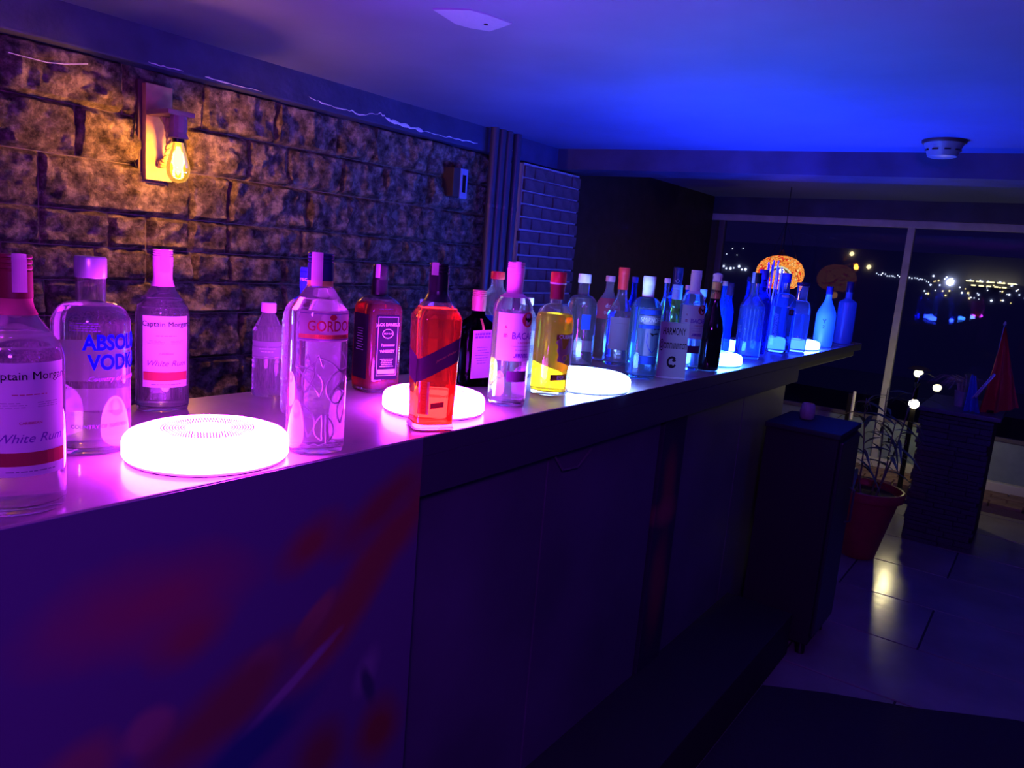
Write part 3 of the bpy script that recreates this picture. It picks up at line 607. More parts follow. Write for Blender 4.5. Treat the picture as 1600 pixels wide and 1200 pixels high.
# pale pink gin bottle, embossed
PR = [('t', "GORDON'S", .0225, .650, 'ink_red', .012, 0, .010, .80), ('s', disc2d(.0045, 12, 1.3), .695, 'ink_red', .002, 'crest'), ('s', rect2d(.098, .0065), .600, 'ink_orange', 0, 'band'), ('t', 'LONDON DRY GIN', .0052, .600, 'ink_red', .006), ('s', rect2d(.098, .0016), .586, 'ink_violet', 0, 'band'), ('s', rect2d(.098, .0012), .712, 'ink_violet', 0, 'band')]
tg, prg = bottle('gin_bottle', 'tall clear gin bottle with embossed swirls and pale capital-letter label', (-.943, .797), .313, .0440, .0185, .715, .845, 'cone', 2.8, 14, liquid='water', level=.83, cap={'m': 'cap_navy', 'h': .042, 'r': .0200, 'style': 'grooved', 'sleeve': .008, 'sm': 'cap_gold'},
       stamp=(-30, .017, .84), labels=[('front_label', 12, .098, .575, .725, 'paper_pink', PR)])
def emboss(pr, H, parent, curves, a0, rad=.0015, mat='glass_line', name='embossing'):
    for c in curves:
        pts = [surf(pr, u, z, a0, .0002) for u, z in c]; obj(name, MB().tube(pts, rad, 6), M[mat], parent, smooth=60)
def leafc(u0, z0, L, bend, ang, n=12):
    out = []
    for s in (1, -1):
        for i in (range(n + 1) if s > 0 else range(n - 1, 0, -1)):
            t = i / n; a = ang + bend * t; w = s * .16 * L * math.sin(PI * t); out.append((u0 + L * t * math.cos(a) - w * math.sin(a), z0 + L * t * math.sin(a) + w * math.cos(a)))
    return out + [out[0]]
emboss(prg, .313, tg, [leafc(-.012, .095, .060, .8, 1.5), leafc(.004, .09, .065, -.9, 1.7), leafc(-.028, .03, .055, .5, 1.3), leafc(.026, .05, .055, -.4, 1.7), leafc(.0, .02, .045, .6, 1.0), leafc(-.006, .025, .04, -.6, 2.2), leafc(.03, .115, .05, .3, 1.4), leafc(-.034, .10, .05, -.2, 1.5),
                      [(.016 + .012 * math.cos(a), .095 + .012 * math.sin(a)) for a in [2 * PI * k / 20 for k in range(21)]], [(-.02 + .05 * k / 12, .155 - .03 * (k / 12) ** 2) for k in range(13)], [(-.035 + .03 * k / 12, .150 + .010 * math.sin(k)) for k in range(13)]], R_(8))
emboss(prg, .313, tg, [[(u, .018 + .0015 * math.sin(u * 400)) for u in [(-.04 + .08 * k / 24) for k in range(25)]]], R_(0), .0008)
# square whiskey bottle, black label
PR = [('s', rect2d(.052, .0012), .605, 'ink_white'), ('s', rect2d(.052, .0012), .145, 'ink_white'), ('s', ([(-.0262, -.067), (-.0252, -.067), (-.0252, .067), (-.0262, .067), (.0252, -.067), (.0262, -.067), (.0262, .067), (.0252, .067)], [(0, 1, 2, 3), (4, 5, 6, 7)]), .375, 'ink_white'),
      ('t', "JACK DANIEL'S", .0092, .545, 'ink_white', .02), ('s', ring2d(.0095, .0108, 1.35), .475, 'ink_white'), ('t', 'OLD No.7', .0048, .475, 'ink_white', .01), ('t', 'Tennessee', .0085, .385, 'ink_white', .01, .3), ('t', 'WHISKEY', .0090, .335, 'ink_white', .015), ('s', lines2d(.036, 5, .0013, .0042, .3, 21), .245, 'ink_white'), ('s', rect2d(.046, .010), .175, 'ink_white')]
SIDE = [('s', lines2d(.03, 9, .0012, .006, .4, 33), .42, 'ink_white')]
bottle('whiskey_bottle', 'square amber whiskey bottle with black label, left of the second glowing disc', (-1.262, 1.238), .288, .0430, .0165, .66, .765, 'fat', 7, 32, liquid='amber_dark', level=.70, cap={'m': 'cap_black', 'h': .033, 'r': .0162, 'sleeve': .042, 'sm': 'cap_black'}, stamp=(-50, .010, .90),
       labels=[('front_label', 0, .060, .11, .62, 'paper_black', PR), ('side_label', -90, .060, .11, .62, 'paper_black', SIDE)], seg=64)
# square tapered scotch bottle with slanted label
PR = [('t', 'Johnnie Walker', .0060, .46, 'ink_gold', .006, .2, .012)]
bottle('scotch_bottle', 'bright orange-red scotch bottle with diagonal dark label in front of the second disc', (-.940, 1.072), .308, .0425, .0170, .665, .84, 's', 5.2, 16, liquid='amber', level=.735, taper=.12, cap={'m': 'cap_black', 'h': .050, 'r': .0185, 'style': 'grooved', 'sleeve': .020, 'sm': 'cap_black'}, stamp=(-40, .013, .93),
       labels=[('front_label', 0, .080, .365, .505, 'paper_plum', PR, .55), ('side_label', -90, .055, .30, .47, 'paper_plum', [], -.2),
               ('lower_label', -36, .020, .10, .30, 'paper_white', [('s', ring2d(.0052, .0060), .275, 'ink_red'), ('s', ring2d(.0052, .0060), .205, 'ink_red'), ('s', ring2d(.0045, .0058, 1, 3), .145, 'ink_red'), ('s', rect2d(.005, .0012, 2), .275, 'ink_red'), ('s', rect2d(.005, .0012, 2), .205, 'ink_red')], 0, .0015),
               ('small_label', 0, .026, .140, .175, 'paper_redbrown', [], .15)], seg=64)
water_bottle('small water bottle almost hidden behind the slanted-label scotch', (-1.279, 1.415), .208, .029, 'cap_cyan')
# dark square liqueur bottle
bottle('liqueur_bottle', 'dark square liqueur bottle with copper cap and tilted paper label, behind the second disc', (-1.190, 1.515), .241, .0460, .0165, .60, .76, 's', 5.5, 20, glass='darkglass', solid=True, cap={'m': 'cap_copper', 'h': .040, 'r': .0180, 'style': 'grooved', 'sleeve': .012, 'sm': 'cap_copper'},
       labels=[('front_label', 0, .052, .10, .60, 'paper_pink', [('s', lines2d(.042, 2, .0050, .0075, .1, 41), .545, 'ink_violet'), ('s', lines2d(.036, 7, .0012, .0065, .4, 42), .34, 'ink_violet')], .08), ('strip', 0, .006, .60, .71, 'ink_gold', [])], seg=56)
water_bottle('large plastic water bottle with red cap behind the bat-emblem rum', (-1.235, 1.645), .287, .0440, 'cap_red', 0, True)
bat = poly2d([(-.010, .003), (-.006, .0055), (-.003, .002), (-.0015, .005), (0, .0035), (.0015, .005), (.003, .002), (.006, .0055), (.010, .003), (.008, -.002), (.005, -.001), (.003, -.0045), (0, -.006), (-.003, -.0045), (-.005, -.001), (-.008, -.002)])
def bacardi(label, pos, H, r, nr, turn, capm, paperm):
    PR = [('s', disc2d(.0165, 30), .615, 'paper_redbrown', .020, 'round_emblem'), ('t', 'BACARDI', .0210, .500, 'ink_violet', .014, 0, .020, .85), ('t', 'CARTA BLANCA', .0062, .455, 'ink_red', .004, 0, .020), ('s', rect2d(.050, .0006), .43, 'tint_grey', .008), ('s', lines2d(.034, 1, .0010, .003, .2, 51), .405, 'tint_grey', .008),
          ('s', lines2d(.04, 3, .0032, .0030, .2, 52), .365, 'ink_violet', .010), ('s', lines2d(.010, 3, .0018, .0028, .2, 53), .50, 'ink_red', -.030), ('s', lines2d(.006, 2, .0018, .0028, .1, 54), .56, 'ink_red', -.030)]
    t, pr = bottle('rum_bottle', label, pos, H, r, nr, .655, .78, 'round', 2, turn, liquid='water', level=.66, cap={'m': capm, 'h': .032, 'r': nr * 1.14, 'style': 'grooved', 'sleeve': .045, 'sm': capm}, stamp=(0, .012, .92) if capm == 'cap_pink' else None,
           labels=[('front_label', 12, .104, .325, .655, paperm, PR), ('lower_label', 16, .05, .18, .255, 'paper_plum', [])], group='rum bottles with a round bat emblem')
    put_print(pr, ('s', bat, .615, 'ink_black', .020, 'bat_emblem'), R_(12), H, t, 0, .0028); return t
bacardi('clear rum bottle with pink cap and red bat emblem, between the second and third discs', (-.990, 1.385), .319, .0435, .0170, 12, 'cap_pink', 'paper_white')
water_bottle('small water bottle with pale cap between the pink-capped rum and the yellow liquor', (-1.200, 1.747), .221, .0325, 'cap_white')
# golden tequila
SHD = poly2d([(-.030, .020), (-.024, .026), (-.018, .030), (.0, .038), (.022, .042), (.034, .045), (.036, .0), (.034, -.040), (.006, -.036), (-.010, -.030), (-.024, -.026), (-.020, -.012), (-.026, .000), (-.022, .010)])
tc_, pc_ = bottle('tequila_bottle', 'yellow tequila bottle with red cap and dark shield label, left of the third disc', (-1.008, 1.590), .302, .0475, .0165, .60, .745, 'fat', 2, 10, liquid='gold', level=.665, cap={'m': 'cap_red', 'h': .028, 'r': .0195, 'sleeve': .038, 'sm': 'cap_darkred', 'rings': ((.030, .026, 'foil_white'),)},
       labels=[], texts=[(34, 's', SHD, .38, 'paper_mauve', 0, 'shield_label'), (34, 's', poly2d([(-.028, -.008), (.036, -.006), (.036, .006), (-.028, .005)]), .49, 'paper_burgundy', 0, 'name_band'), (34, 's', poly2d([(-.036, -.0075), (.036, -.0075), (.036, .0075), (-.036, .0075)]), .155, 'paper_burgundy', 0, 'lower_band')])
put_print(pc_, ('t', 'CUERVO', .0125, .49, 'ink_white', .012), R_(36), .302, tc_, 0, .0024)
put_print(pc_, ('t', 'ESP. XII', .0130, .155, 'ink_white', .012), R_(34), .302, tc_, 0, .0024)
put_print(pc_, ('s', ring2d(.006, .0075), .32, 'ink_gold'), R_(30), .302, tc_, 0, .0024)
# tall clear bottle, white cap
bottle('vodka_bottle', 'tall round-shouldered clear bottle with white cap behind the third disc', (-1.225, 2.085), .293, .0475, .0185, .64, .78, 'round', 2, 0, liquid='water', level=.74, cap={'m': 'cap_white', 'h': .028, 'r': .0205},
       labels=[('back_label', 178, .07, .16, .28, 'paper_white', []), ('blue_patch', 20, .03, .42, .58, 'paper_blue', [])])
# dark turnip juice bottle
bottle('juice_bottle', 'plastic bottle of dark juice with rose label, between the white-capped and the red-capped bottle', (-1.262, 2.320), .290, .0424, .0135, .62, .86, 's', 2, 8, glass='pet', liquid='cola', level=.52, cap={'m': 'cap_pink', 'h': .020, 'r': .0160, 'style': 'ridged'},
       labels=[('wrap_label', 10, .115, .50, .74, 'paper_rose', [('t', 'doğa', .020, .655, 'ink_white', .02), ('t', 'ŞALGAM', .0125, .575, 'ink_white', .02)])])
# red-capped conical neck bottle
bottle('raki_bottle', 'clear long-necked bottle with bright red cap and blank pale label, right of the juice bottle', (-1.182, 2.262), .322, .0440, .0155, .48, .76, 's', 2, 0, liquid='water', level=.56, cap={'m': 'cap_red', 'h': .022, 'r': .0185, 'sleeve': .050, 'sm': 'cap_red'},
       labels=[('front_label', 10, .080, .17, .50, 'paper_clear', [('s', lines2d(.04, 1, .001, .003, .1, 61), .44, 'tint_grey')])])
bottle('slender_bottle', 'slender dark blue bottle standing behind the red-capped one', (-1.225, 2.43), .292, .0215, .0095, .62, .80, 's', 2, 0, glass='deepblue', solid=True, cap={'m': 'cap_blue', 'h': .02}, group='slender blue bottles')
# vodka bottle with banner label and moustache figure
PR = [('s', rect2d(.072, .0150), .660, 'paper_blue', 0, 'band'), ('s', rect2d(.074, .024), .585, 'tint_grey', 0, 'name_band'), ('s', rect2d(.072, .0110), .520, 'paper_blue', 0, 'band'),
      ('s', poly2d([(.010, .004), (.012, .012), (.024, .013), (.026, .005), (.032, .004), (.031, 0), (.006, 0), (.006, .003)]), .490, 'ink_black', .004, 'hat_print'), ('s', poly2d([(-.010, .002), (.0, .001), (.004, -.003), (.010, -.001), (.017, -.003), (.020, .001), (.017, .002), (.010, .002), (.0, -.008), (-.004, -.004)]), .455, 'ink_black', .008, 'moustache_print'),
      ('s', ([(a[0] * s + .008, a[1] * s) for s in (1.0, .94) for a in [(-.016, .022), (-.018, -.006), (-.010, -.026), (.004, -.040), (.018, -.022), (.020, .022)]], [(i, i + 1, i + 7, i + 6) for i in range(5)]), .395, 'ink_blue', 0, 'outline_print')]
tv, pv = bottle('vodka_bottle', 'pale aqua vodka bottle with white screw cap and banner label, left of the grey card', (-1.000, 2.078), .304, .0440, .0165, .655, .80, 'round', 2.6, 16, glass='bluetint', liquid='water', level=.70, cap={'m': 'cap_white', 'h': .026, 'r': .0190, 'sleeve': .034, 'sm': 'cap_white'},
       labels=[('front_label', 8, .074, .24, .70, 'paper_clear', PR), ('lower_label', 8, .06, .155, .235, 'paper_blue', [])])
put_print(pv, ('t', 'SMIRNOFF', .0190, .585, 'ink_white', .0, .1, 0, .72), R_(8), .304, tv, 0, .0030)
bottle('slender_bottle', 'small narrow clear bottle with white cap behind the grey card', (-1.087, 2.395), .298, .0210, .0095, .62, .80, 's', 2, 0, glass='bluetint', solid=True, cap={'m': 'cap_white', 'h': .016, 'r': .0105})
bottle('squash_bottle', 'aqua-capped olive bottle standing just behind the grey card', (-1.120, 2.560), .276, .0355, .0165, .55, .74, 's', 2, 0, glass='olive', solid=True, cap={'m': 'cap_cyan', 'h': .052, 'r': .0180, 'style': 'grooved'})
td, pd_ = bottle('tall_bottle', 'tall dark blue bottle with a white diamond on its neck, behind the grey card', (-1.270, 2.890), .337, .0465, .0185, .56, .76, 's', 2, 0, glass='deepblue', solid=True, cap={'m': 'cap_navy', 'h': .02, 'r': .0200, 'sleeve': .055, 'sm': 'cap_navy'})
put_print(pd_, ('s', ring2d(.0075, .009, 1, 4), .84, 'ink_white', 0, 'diamond_mark'), R_(4), .337, td, 0, .0024)
bottle('slender_bottle', 'thin blue bottle with pink stopper, left neighbour of the dark-lettered white rum', (-1.065, 2.52), .279, .0190, .0075, .58, .78, 's', 2, 0, glass='deepblue', solid=True, cap={'m': 'cap_pink', 'h': .016, 'r': .0090})
# grey card on a stand
c = thing('table_sign', 'grey standing card with dark printed name and round emblem', 'sign', (-.938, 2.165, ZC + .0004), math.atan2(-2.165, .938) + R_(12))
cb_ = obj('card', MB().bbox(-.0022, .0022, -.044, .044, .004, .172, .001), principled('grey_card', (.27, .25, .29), .28, coat=.3), c); cb_.rotation_euler = (0, R_(-7), 0)
obj('foot', MB().bbox(-.024, .006, -.044, .044, 0, .0045, .001), P('card_foot', (.4, .38, .42), .3), c)
def flat_text(body, size, y, z, mat, parent, bold=.01, x=.0027, sx=1, sz=1):
    vs, fs = text_tris(body, size, bold); vs = [(a * sx, b * sz) for a, b in vs]; o = obj('lettering', MB().add([(x, a + y, b + z) for a, b in vs], fs), mat, parent); return o
flat_text('HARMONY', .0165, 0, .143, M['ink_black'], cb_, 0.007, sx=.85, sz=1.9); flat_text('@commununmom', .0165, 0, .103, M['ink_black'], cb_, 0.012, sx=.66, sz=2.3)
def flat_shape(sh, y, z, mat, parent, name): obj(name, MB().add([(.0027, a + y, b + z) for a, b in sh[0]], sh[1]), mat, parent)
em = ring2d(.0115, .0185, .85, 24); flat_shape((em[0], em[1][3:22]), .0, .050, M['ink_black'], cb_, 'emblem_ring'); flat_shape(disc2d(.0045, 8, 1.4), .006, .056, M['ink_black'], cb_, 'emblem_mark'); flat_shape(disc2d(.003, 6, 2), -.002, .040, M['ink_black'], cb_, 'emblem_mark')
bacardi('clear rum bottle with pale capsule and cream label, right of the grey card', (-1.000, 2.425), .332, .0410, .0160, 10, 'cap_white', 'paper_cream')
# sparkling wine
def champagne():
    H = .328; x, y = (-.955, 2.500); t = thing('champagne_bottle', 'black sparkling wine bottle with gold neck foil and pale wired top', 'bottle', (x, y, ZC + .0004), math.atan2(-y, -x))
    obj('glass', MB().lathe([(0, .006), (.028, .0), (.036, .002), (.0385, .008), (.0395, .03), (.0395, .125), (.038, .145), (.033, .168), (.026, .19), (.0195, .215), (.0158, .24), (.0150, .30), (0, .30)], 44), M['champ'], t, smooth=50)
    obj('neck_foil', MB().lathe([(.0163, .243), (.0158, .248), (.0154, .270), (.0155, .300), (0, .3005)], 32), M['cap_gold'], t, smooth=50)
    c = obj('cork', MB().lathe([(0, .2985), (.0150, .2985), (.0170, .304), (.0140, .309), (.0165, .318), (.0150, .325), (.008, .328), (0, .3285)], 32), M['foil_white'], t, smooth=50)
    w = MB()
    for k in range(4):
        a = k * PI / 2 + .5; w.tube([(.0175 * math.cos(a), .0175 * math.sin(a), .298), (.0185 * math.cos(a), .0185 * math.sin(a), .312), (.010 * math.cos(a), .010 * math.sin(a), .3275), (0, 0, .330)], .0007, 5)
    w.tube([(.0182 * math.cos(2 * PI * k / 24), .0182 * math.sin(2 * PI * k / 24), .299) for k in range(25)], .0008, 5)
    obj('wire_cage', w, M['chrome'], c)
champagne()
# stemmed glass with a dark rim by the fourth disc
t = thing('stemmed_glass', 'stemmed glass with dark rim standing by the fourth disc', 'glass', (-1.165, 2.80, ZC + .0004))
obj('bowl', MB().lathe([(0, .092), (.010, .094), (.017, .110), (.021, .140), (.023, .170), (.027, .196), (.025, .196), (.021, .170), (.019, .140), (.015, .112), (.008, .098), (0, .097)], 36), M['glass'], t, smooth=60)
obj('stem', MB().lathe([(0, .0), (.027, .0), (.027, .002), (.010, .005), (.0045, .012), (.004, .04), (.0045, .060), (.008, .066), (.0045, .072), (.0045, .084), (.008, .092), (0, .0925)], 28), M['glass'], t, smooth=60)
obj('rim', MB().lathe([(.0245, .188), (.0285, .188), (.0295, .192), (.0295, .199), (.0285, .203), (.0245, .203), (.0245, .188)], 36), M['cap_black'], t, smooth=60)
bottle('slender_bottle', 'slender blue bottle directly behind the sparkling wine bottle', (-1.060, 2.86), .300, .0205, .0095, .62, .82, 's', 2, 0, glass='deepblue', solid=True, cap={'m': 'cap_copper', 'h': .018, 'r': .0105}, group='slender blue bottles')
bottle('short_bottle', 'short aqua bottle with broad white cap behind the stemmed glass', (-1.200, 2.985), .258, .0290, .0180, .66, .80, 'round', 2, 0, glass='aqua', solid=True, cap={'m': 'cap_white', 'h': .030, 'r': .0215})
# the blue-lit cluster
tb, pb = bottle('gin_bottle', 'blue-lit bottle with black cap and white duty strip, leftmost large one of the far cluster', (-1.000, 3.030), .341, .0485, .0165, .60, .775, 's', 2.6, 6, glass='glass', liquid='bluetint', level=.62, cap={'m': 'cap_black', 'h': .042, 'r': .0200, 'style': 'grooved'}, stamp=(-35, .012, .88),
       labels=[('side_label', -52, .020, .24, .46, 'paper_blue', [('s', lines2d(.012, 5, .002, .006, .2, 71), .35, 'ink_white')])])
emboss(pb, .341, tb, [[(u, .20), (u + .001, .15), (u, .10), (u, .05)] for u in (-.030, -.015, .0, .015, .030)], R_(6), .0014, name='flute_ridge')
bottle('tall_bottle', 'deep blue bottle with square blue cap in front of the mosaic lamp, left side', (-1.045, 3.262), .357, .0440, .0165, .60, .78, 's', 2, 0, glass='deepblue', solid=True, cap={'m': 'cap_blue', 'h': .040, 'r': .0190}, labels=[('neck_label', 0, .026, .80, .86, 'paper_blue', [])])
tq, pq = bottle('vodka_bottle', 'blue-lit bottle with vertical script on its side and small round red label', (-1.008, 3.470), .350, .0520, .0165, .62, .75, 'round', 2.4, 4, glass='bluetint', liquid='water', level=.58, cap={'m': 'cap_blue', 'h': .022, 'r': .0185, 'sleeve': .02, 'sm': 'paper_blue'},
       labels=[('round_label', 40, .026, .485, .555, 'paper_redbrown', [('t', 'S', .018, .52, 'ink_white', .02)]), ('neck_label', 0, .03, .70, .735, 'ink_white', [])])
vs, fs = text_tris('Smirnoff', .030, .015, .3); put_print(pq, ('s', ([(-y, x) for x, y in vs], fs), .34, 'ink_white', 0, 'vertical_script'), R_(-30), .350, tq, 0, .0008)
bottle('jar_bottle', 'blue wide-necked bottle with bubbles standing before the farthest disc', (-.970, 3.600), .315, .0465, .0250, .60, .74, 'fat', 2, 0, glass='glass', liquid='bluetint', level=.55, cap={'m': 'cap_navy', 'h': .016, 'r': .0285})
bottle('tall_bottle', 'deep blue bottle with square dark cap, behind the wide-necked one', (-1.200, 4.080), .353, .0420, .0160, .60, .78, 's', 2, 0, glass='deepblue', solid=True, cap={'m': 'cap_navy', 'h': .042, 'r': .0185, 'sleeve': .025, 'sm': 'cap_blue'})
bottle('slender_bottle', 'narrow blue bottle behind the black-capped gin, left of the mosaic lamp', (-1.055, 3.13), .322, .0270, .0120, .60, .80, 's', 2, 0, glass='deepblue', solid=True, cap={'m': 'cap_navy', 'h': .02}, group='slender blue bottles')
bottle('slender_bottle', 'narrow purple-capped bottle at the left end of the far cluster', (-1.105, 3.045), .292, .0245, .0125, .60, .78, 's', 2, 0, glass='deepblue', solid=True, cap={'m': 'paper_plum', 'h': .05, 'r': .0155})
# glass with tall straws
t = thing('straw_glass', 'glass tumbler holding tall drinking straws before the mosaic lamp', 'glass', (-1.100, 3.580, ZC + .0004))
obj('tumbler', MB().lathe([(0, 0), (.030, 0), (.032, .004), (.038, .20), (.036, .20), (.0295, .008), (0, .006)], 32), M['bluetint'], t, smooth=50)
ST = [P('straw_blue', (.05, .08, .65), .4), P('straw_violet', (.30, .12, .6), .4), P('straw_white', (.7, .7, .8), .4)]
for k in range(9):
    a = k * 2.4; b = a + .5
    tag(obj('drinking_straw', MB().tube([(t.location.x + .020 * math.cos(a), t.location.y + .020 * math.sin(a), ZC + .010), (t.location.x + .034 * math.cos(b), t.location.y + .034 * math.sin(b), ZC + .365 + .05 * ((k * 7) % 5) / 5)], .0036, 8), ST[k % 3]),
        '%s drinking straw upright in the tumbler before the mosaic lamp' % ('deep blue', 'violet', 'whitish')[k % 3], 'straw', '%s straws in the tumbler' % ('deep blue', 'violet', 'whitish')[k % 3])
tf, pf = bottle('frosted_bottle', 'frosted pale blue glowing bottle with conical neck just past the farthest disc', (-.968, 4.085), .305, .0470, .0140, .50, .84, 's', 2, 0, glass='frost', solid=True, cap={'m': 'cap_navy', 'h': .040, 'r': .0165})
put_print(pf, ('t', 'Y', .03, .42, 'ink_blue', .0), R_(-6), .305, tf, 0, .0008); put_print(pf, ('t', '2', .022, .33, 'ink_blue', .0), R_(-6), .305, tf, 0, .0008)
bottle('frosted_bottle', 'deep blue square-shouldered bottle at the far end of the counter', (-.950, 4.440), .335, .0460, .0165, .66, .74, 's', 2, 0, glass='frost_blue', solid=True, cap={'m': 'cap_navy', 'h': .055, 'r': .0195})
# ---------------------------------------------------------------- mosaic pendant lamp
t = thing('pendant_lamp', 'glowing orange and red mosaic glass pendant lamp hanging by the window', 'lamp', (-1.70, 5.65, 1.50))
def mosaic():
    m, nt, out = nmat('mosaic_glass'); L = nt.links.new; tc = N(nt, 'ShaderNodeTexCoord'); v = N(nt, 'ShaderNodeTexVoronoi'); v.inputs['Scale'].default_value = 62
    v2 = N(nt, 'ShaderNodeTexVoronoi', feature='DISTANCE_TO_EDGE'); v2.inputs['Scale'].default_value = 62
    cr = N(nt, 'ShaderNodeValToRGB'); e = cr.color_ramp.elements; cr.color_ramp.interpolation = 'CONSTANT'; e[0].position = 0; e[0].color = (1, .30, .05, 1); e[1].position = .55; e[1].color = (1, .38, .09, 1); k = e.new(.72); k.color = (.75, .03, .02, 1); k = e.new(.9); k.color = (1, .55, .2, 1)
    sp = N(nt, 'ShaderNodeSeparateColor'); st_ = N(nt, 'ShaderNodeMapRange'); st_.inputs[1].default_value = .0; st_.inputs[2].default_value = .12; st_.inputs[3].default_value = .25; st_.inputs[4].default_value = 1.15
    em = N(nt, 'ShaderNodeEmission'); L(tc.outputs['Object'], v.inputs['Vector']); L(tc.outputs['Object'], v2.inputs['Vector']); L(v.outputs['Color'], sp.inputs[0]); L(sp.outputs[0], cr.inputs[0]); L(cr.outputs[0], em.inputs[0]); L(v2.outputs['Distance'], st_.inputs[0]); L(st_.outputs[0], em.inputs[1]); L(em.outputs[0], out.inputs[0]); return m
RP = .168
sh = obj('shade', MB().lathe([(.030, .118), (.060, .112), (.105, .095), (.140, .066), (.160, .030), (RP, -.010), (.163, -.045), (.145, -.080), (.110, -.108), (.060, -.122), (.0, -.126)], 56), mosaic(), t, smooth=60)
# bright arch medallion facing the bar: ring of pale beads and a warm core
d = Vector((1.62, -5.65, 0)).normalized(); az = math.atan2(d.y, d.x)
def on_shade(u, w, lift=.002):
    z = w; tt = max(-.99, min(.99, (z + .004) / .124)); r = RP * math.sqrt(1 - tt * tt) + lift; a = az + u / RP; return (r * math.cos(a), r * math.sin(a), z)
for (r0, r1, mm, nm) in ((.064, .076, emis('bead_pale', (.75, .72, .45), .9), 'pale_bead_ring'), (.052, .064, emis('bead_dark', (.12, .08, .06), .8), 'dark_bead_ring')):
    rg = ring2d(r0, r1, 1.15, 40); obj(nm, MB().add([on_shade(x, y - .035, .0035) for x, y in rg[0]], rg[1]), mm, sh)
rg = ring2d(.0, .052, 1.15, 32); obj('inner_field', MB().add([on_shade(x, y - .035, .0030) for x, y in rg[0]], rg[1]), emis('rose_glass', (.85, .35, .38), .8), sh)
rg = ring2d(.0, .017, 1, 16); obj('bulb_glow', MB().add([on_shade(x + .012, y + .006, .0045) for x, y in rg[0]], rg[1]), emis('pendant_bulb', (1, .85, .65), 9), sh)
obj('cap', MB().lathe([(0, .16), (.010, .158), (.014, .14), (.038, .122), (.040, .112), (0, .112)], 28), P('brass_cap', (.25, .12, .05), .35, metal=.7), t, smooth=50)
obj('cord', MB().tube([(0, 0, .155), (0, 0, ZR - 1.50)], .003, 6), M['black'], t)
for k in range(3): a = k * 2.1; obj('chain', MB().tube([(.11 * math.cos(a), .11 * math.sin(a), .088), (.0, .0, .36)], .0018, 5), M['black'], t)
point_light('pendant_light', (-1.70, 5.65, 1.50 - .16), .15, (1, .42, .12), .03)
# ---------------------------------------------------------------- black cabinet at the bar's far end, jar on it
t = thing('cabinet', 'low black cabinet against the bar front at its far end', 'cabinet', (-.75, 2.98, 0))
obj('body', MB().bbox(-.125, .150, .02, .36, .05, .885, .006), M['blackmatte'], t)
obj('top_board', MB().bbox(-.127, .158, .01, .37, .885, .905, .004), P('cabinet_top', (.015, .012, .02), .75), t)
dd = obj('door', MB().bbox(.150, .164, .04, .34, .08, .87, .004), P('cabinet_door', (.025, .02, .035), .35), t)
obj('handle', MB().tube([(.166, .28, .5), (.185, .28, .51), (.185, .28, .64), (.166, .28, .65)], .005, 8), P('cabinet_handle', (.06, .06, .07), .3), dd)
for dx in (-.11, .12):
    for dy in (.05, .32): obj('foot', MB().lathe(cyl_prof(.018, 0, .05, .002), 16, dx, dy), M['black'], t)
t = thing('candle_jar', 'small pinkish ribbed glass jar on the black cabinet', 'jar', (-.775, 3.20, .9054))
obj('jar_glass', MB().lathe([(0, 0), (.020, 0), (.026, .006), (.030, .03), (.027, .055), (.022, .066), (.0195, .066), (.024, .055), (.026, .03), (.022, .01), (0, .006)], 40, flute=lambda w, z: 1 + .03 * math.cos(12 * w)), glassm('rose_jar_glass', (.85, .6, .62), 1.3, .08, milk=.4), t, smooth=50)
obj('candle', MB().lathe(cyl_prof(.018, .0075, .040, .002), 24), P('candle_wax', (.5, .28, .28), .5), t, smooth=40)
# thin black sheet over the near floor in front of the bar
def floor_sheet_pts(): return [(-.66, 2.66, 0.0006), (-.46, 2.78, .0006), (-.20, 2.90, .0006), (.10, 3.08, .0006), (1.6, 3.5, .0006), (1.6, -1.2, .0006), (-.66, -1.2, .0006)]
tag(obj('dark_floor_sheet', sheet(floor_sheet_pts(), (0, 0, 1), .008), principled('black_sheet', (.02, .015, .025), .9, bump=.5, bscale=90)), 'large black sheet on the floor along the bar', 'mat')
# ---------------------------------------------------------------- potted plant
PX, PY = -.70, 4.40
t = thing('potted_plant', 'leafy plant with long narrow leaves in a dark red pot past the bar', 'plant', (PX, PY, 0))
MPOT = principled('red_pot', (.34, .035, .045), .35, var=.15)
pot = obj('pot', MB().lathe([(0, 0), (.078, 0), (.088, .008), (.162, .335), (.182, .338), (.186, .345), (.186, .385), (.181, .390), (.172, .388), (.168, .36), (.0, .355)], 48), MPOT, t, smooth=40)
obj('soil', MB().lathe([(.166, .352), (.12, .364), (.05, .360), (0, .366)], 28), principled('soil', (.04, .025, .02), .95, bump=.8, bscale=60), t)
MLEAF = principled('leaf_green', (.10, .20, .10), .4, var=.35, vscale=6); MSTEM = principled('stem', (.16, .17, .10), .6)
def leaf_mesh(L, w, droop):
    V = []; F = []; n = 6
    for i in range(n + 1):
        q = i / n; ww = w * math.sin(PI * min(.97, q * .9 + .08)) ; x = L * q; z = .25 * L * q - droop * L * q * q; V += [(x, -ww, z + ww * .35), (x, 0, z), (x, ww, z + ww * .35)]
    for i in range(n): a = i * 3; F += [(a, a + 3, a + 4, a + 1), (a + 1, a + 4, a + 5, a + 2)]
    me = MB().add(V, F).mesh(60); me.materials.append(MLEAF); return me
LM = [leaf_mesh(.17, .012, .6), leaf_mesh(.13, .015, .3), leaf_mesh(.21, .010, .9)]
rnd = random.Random(5)
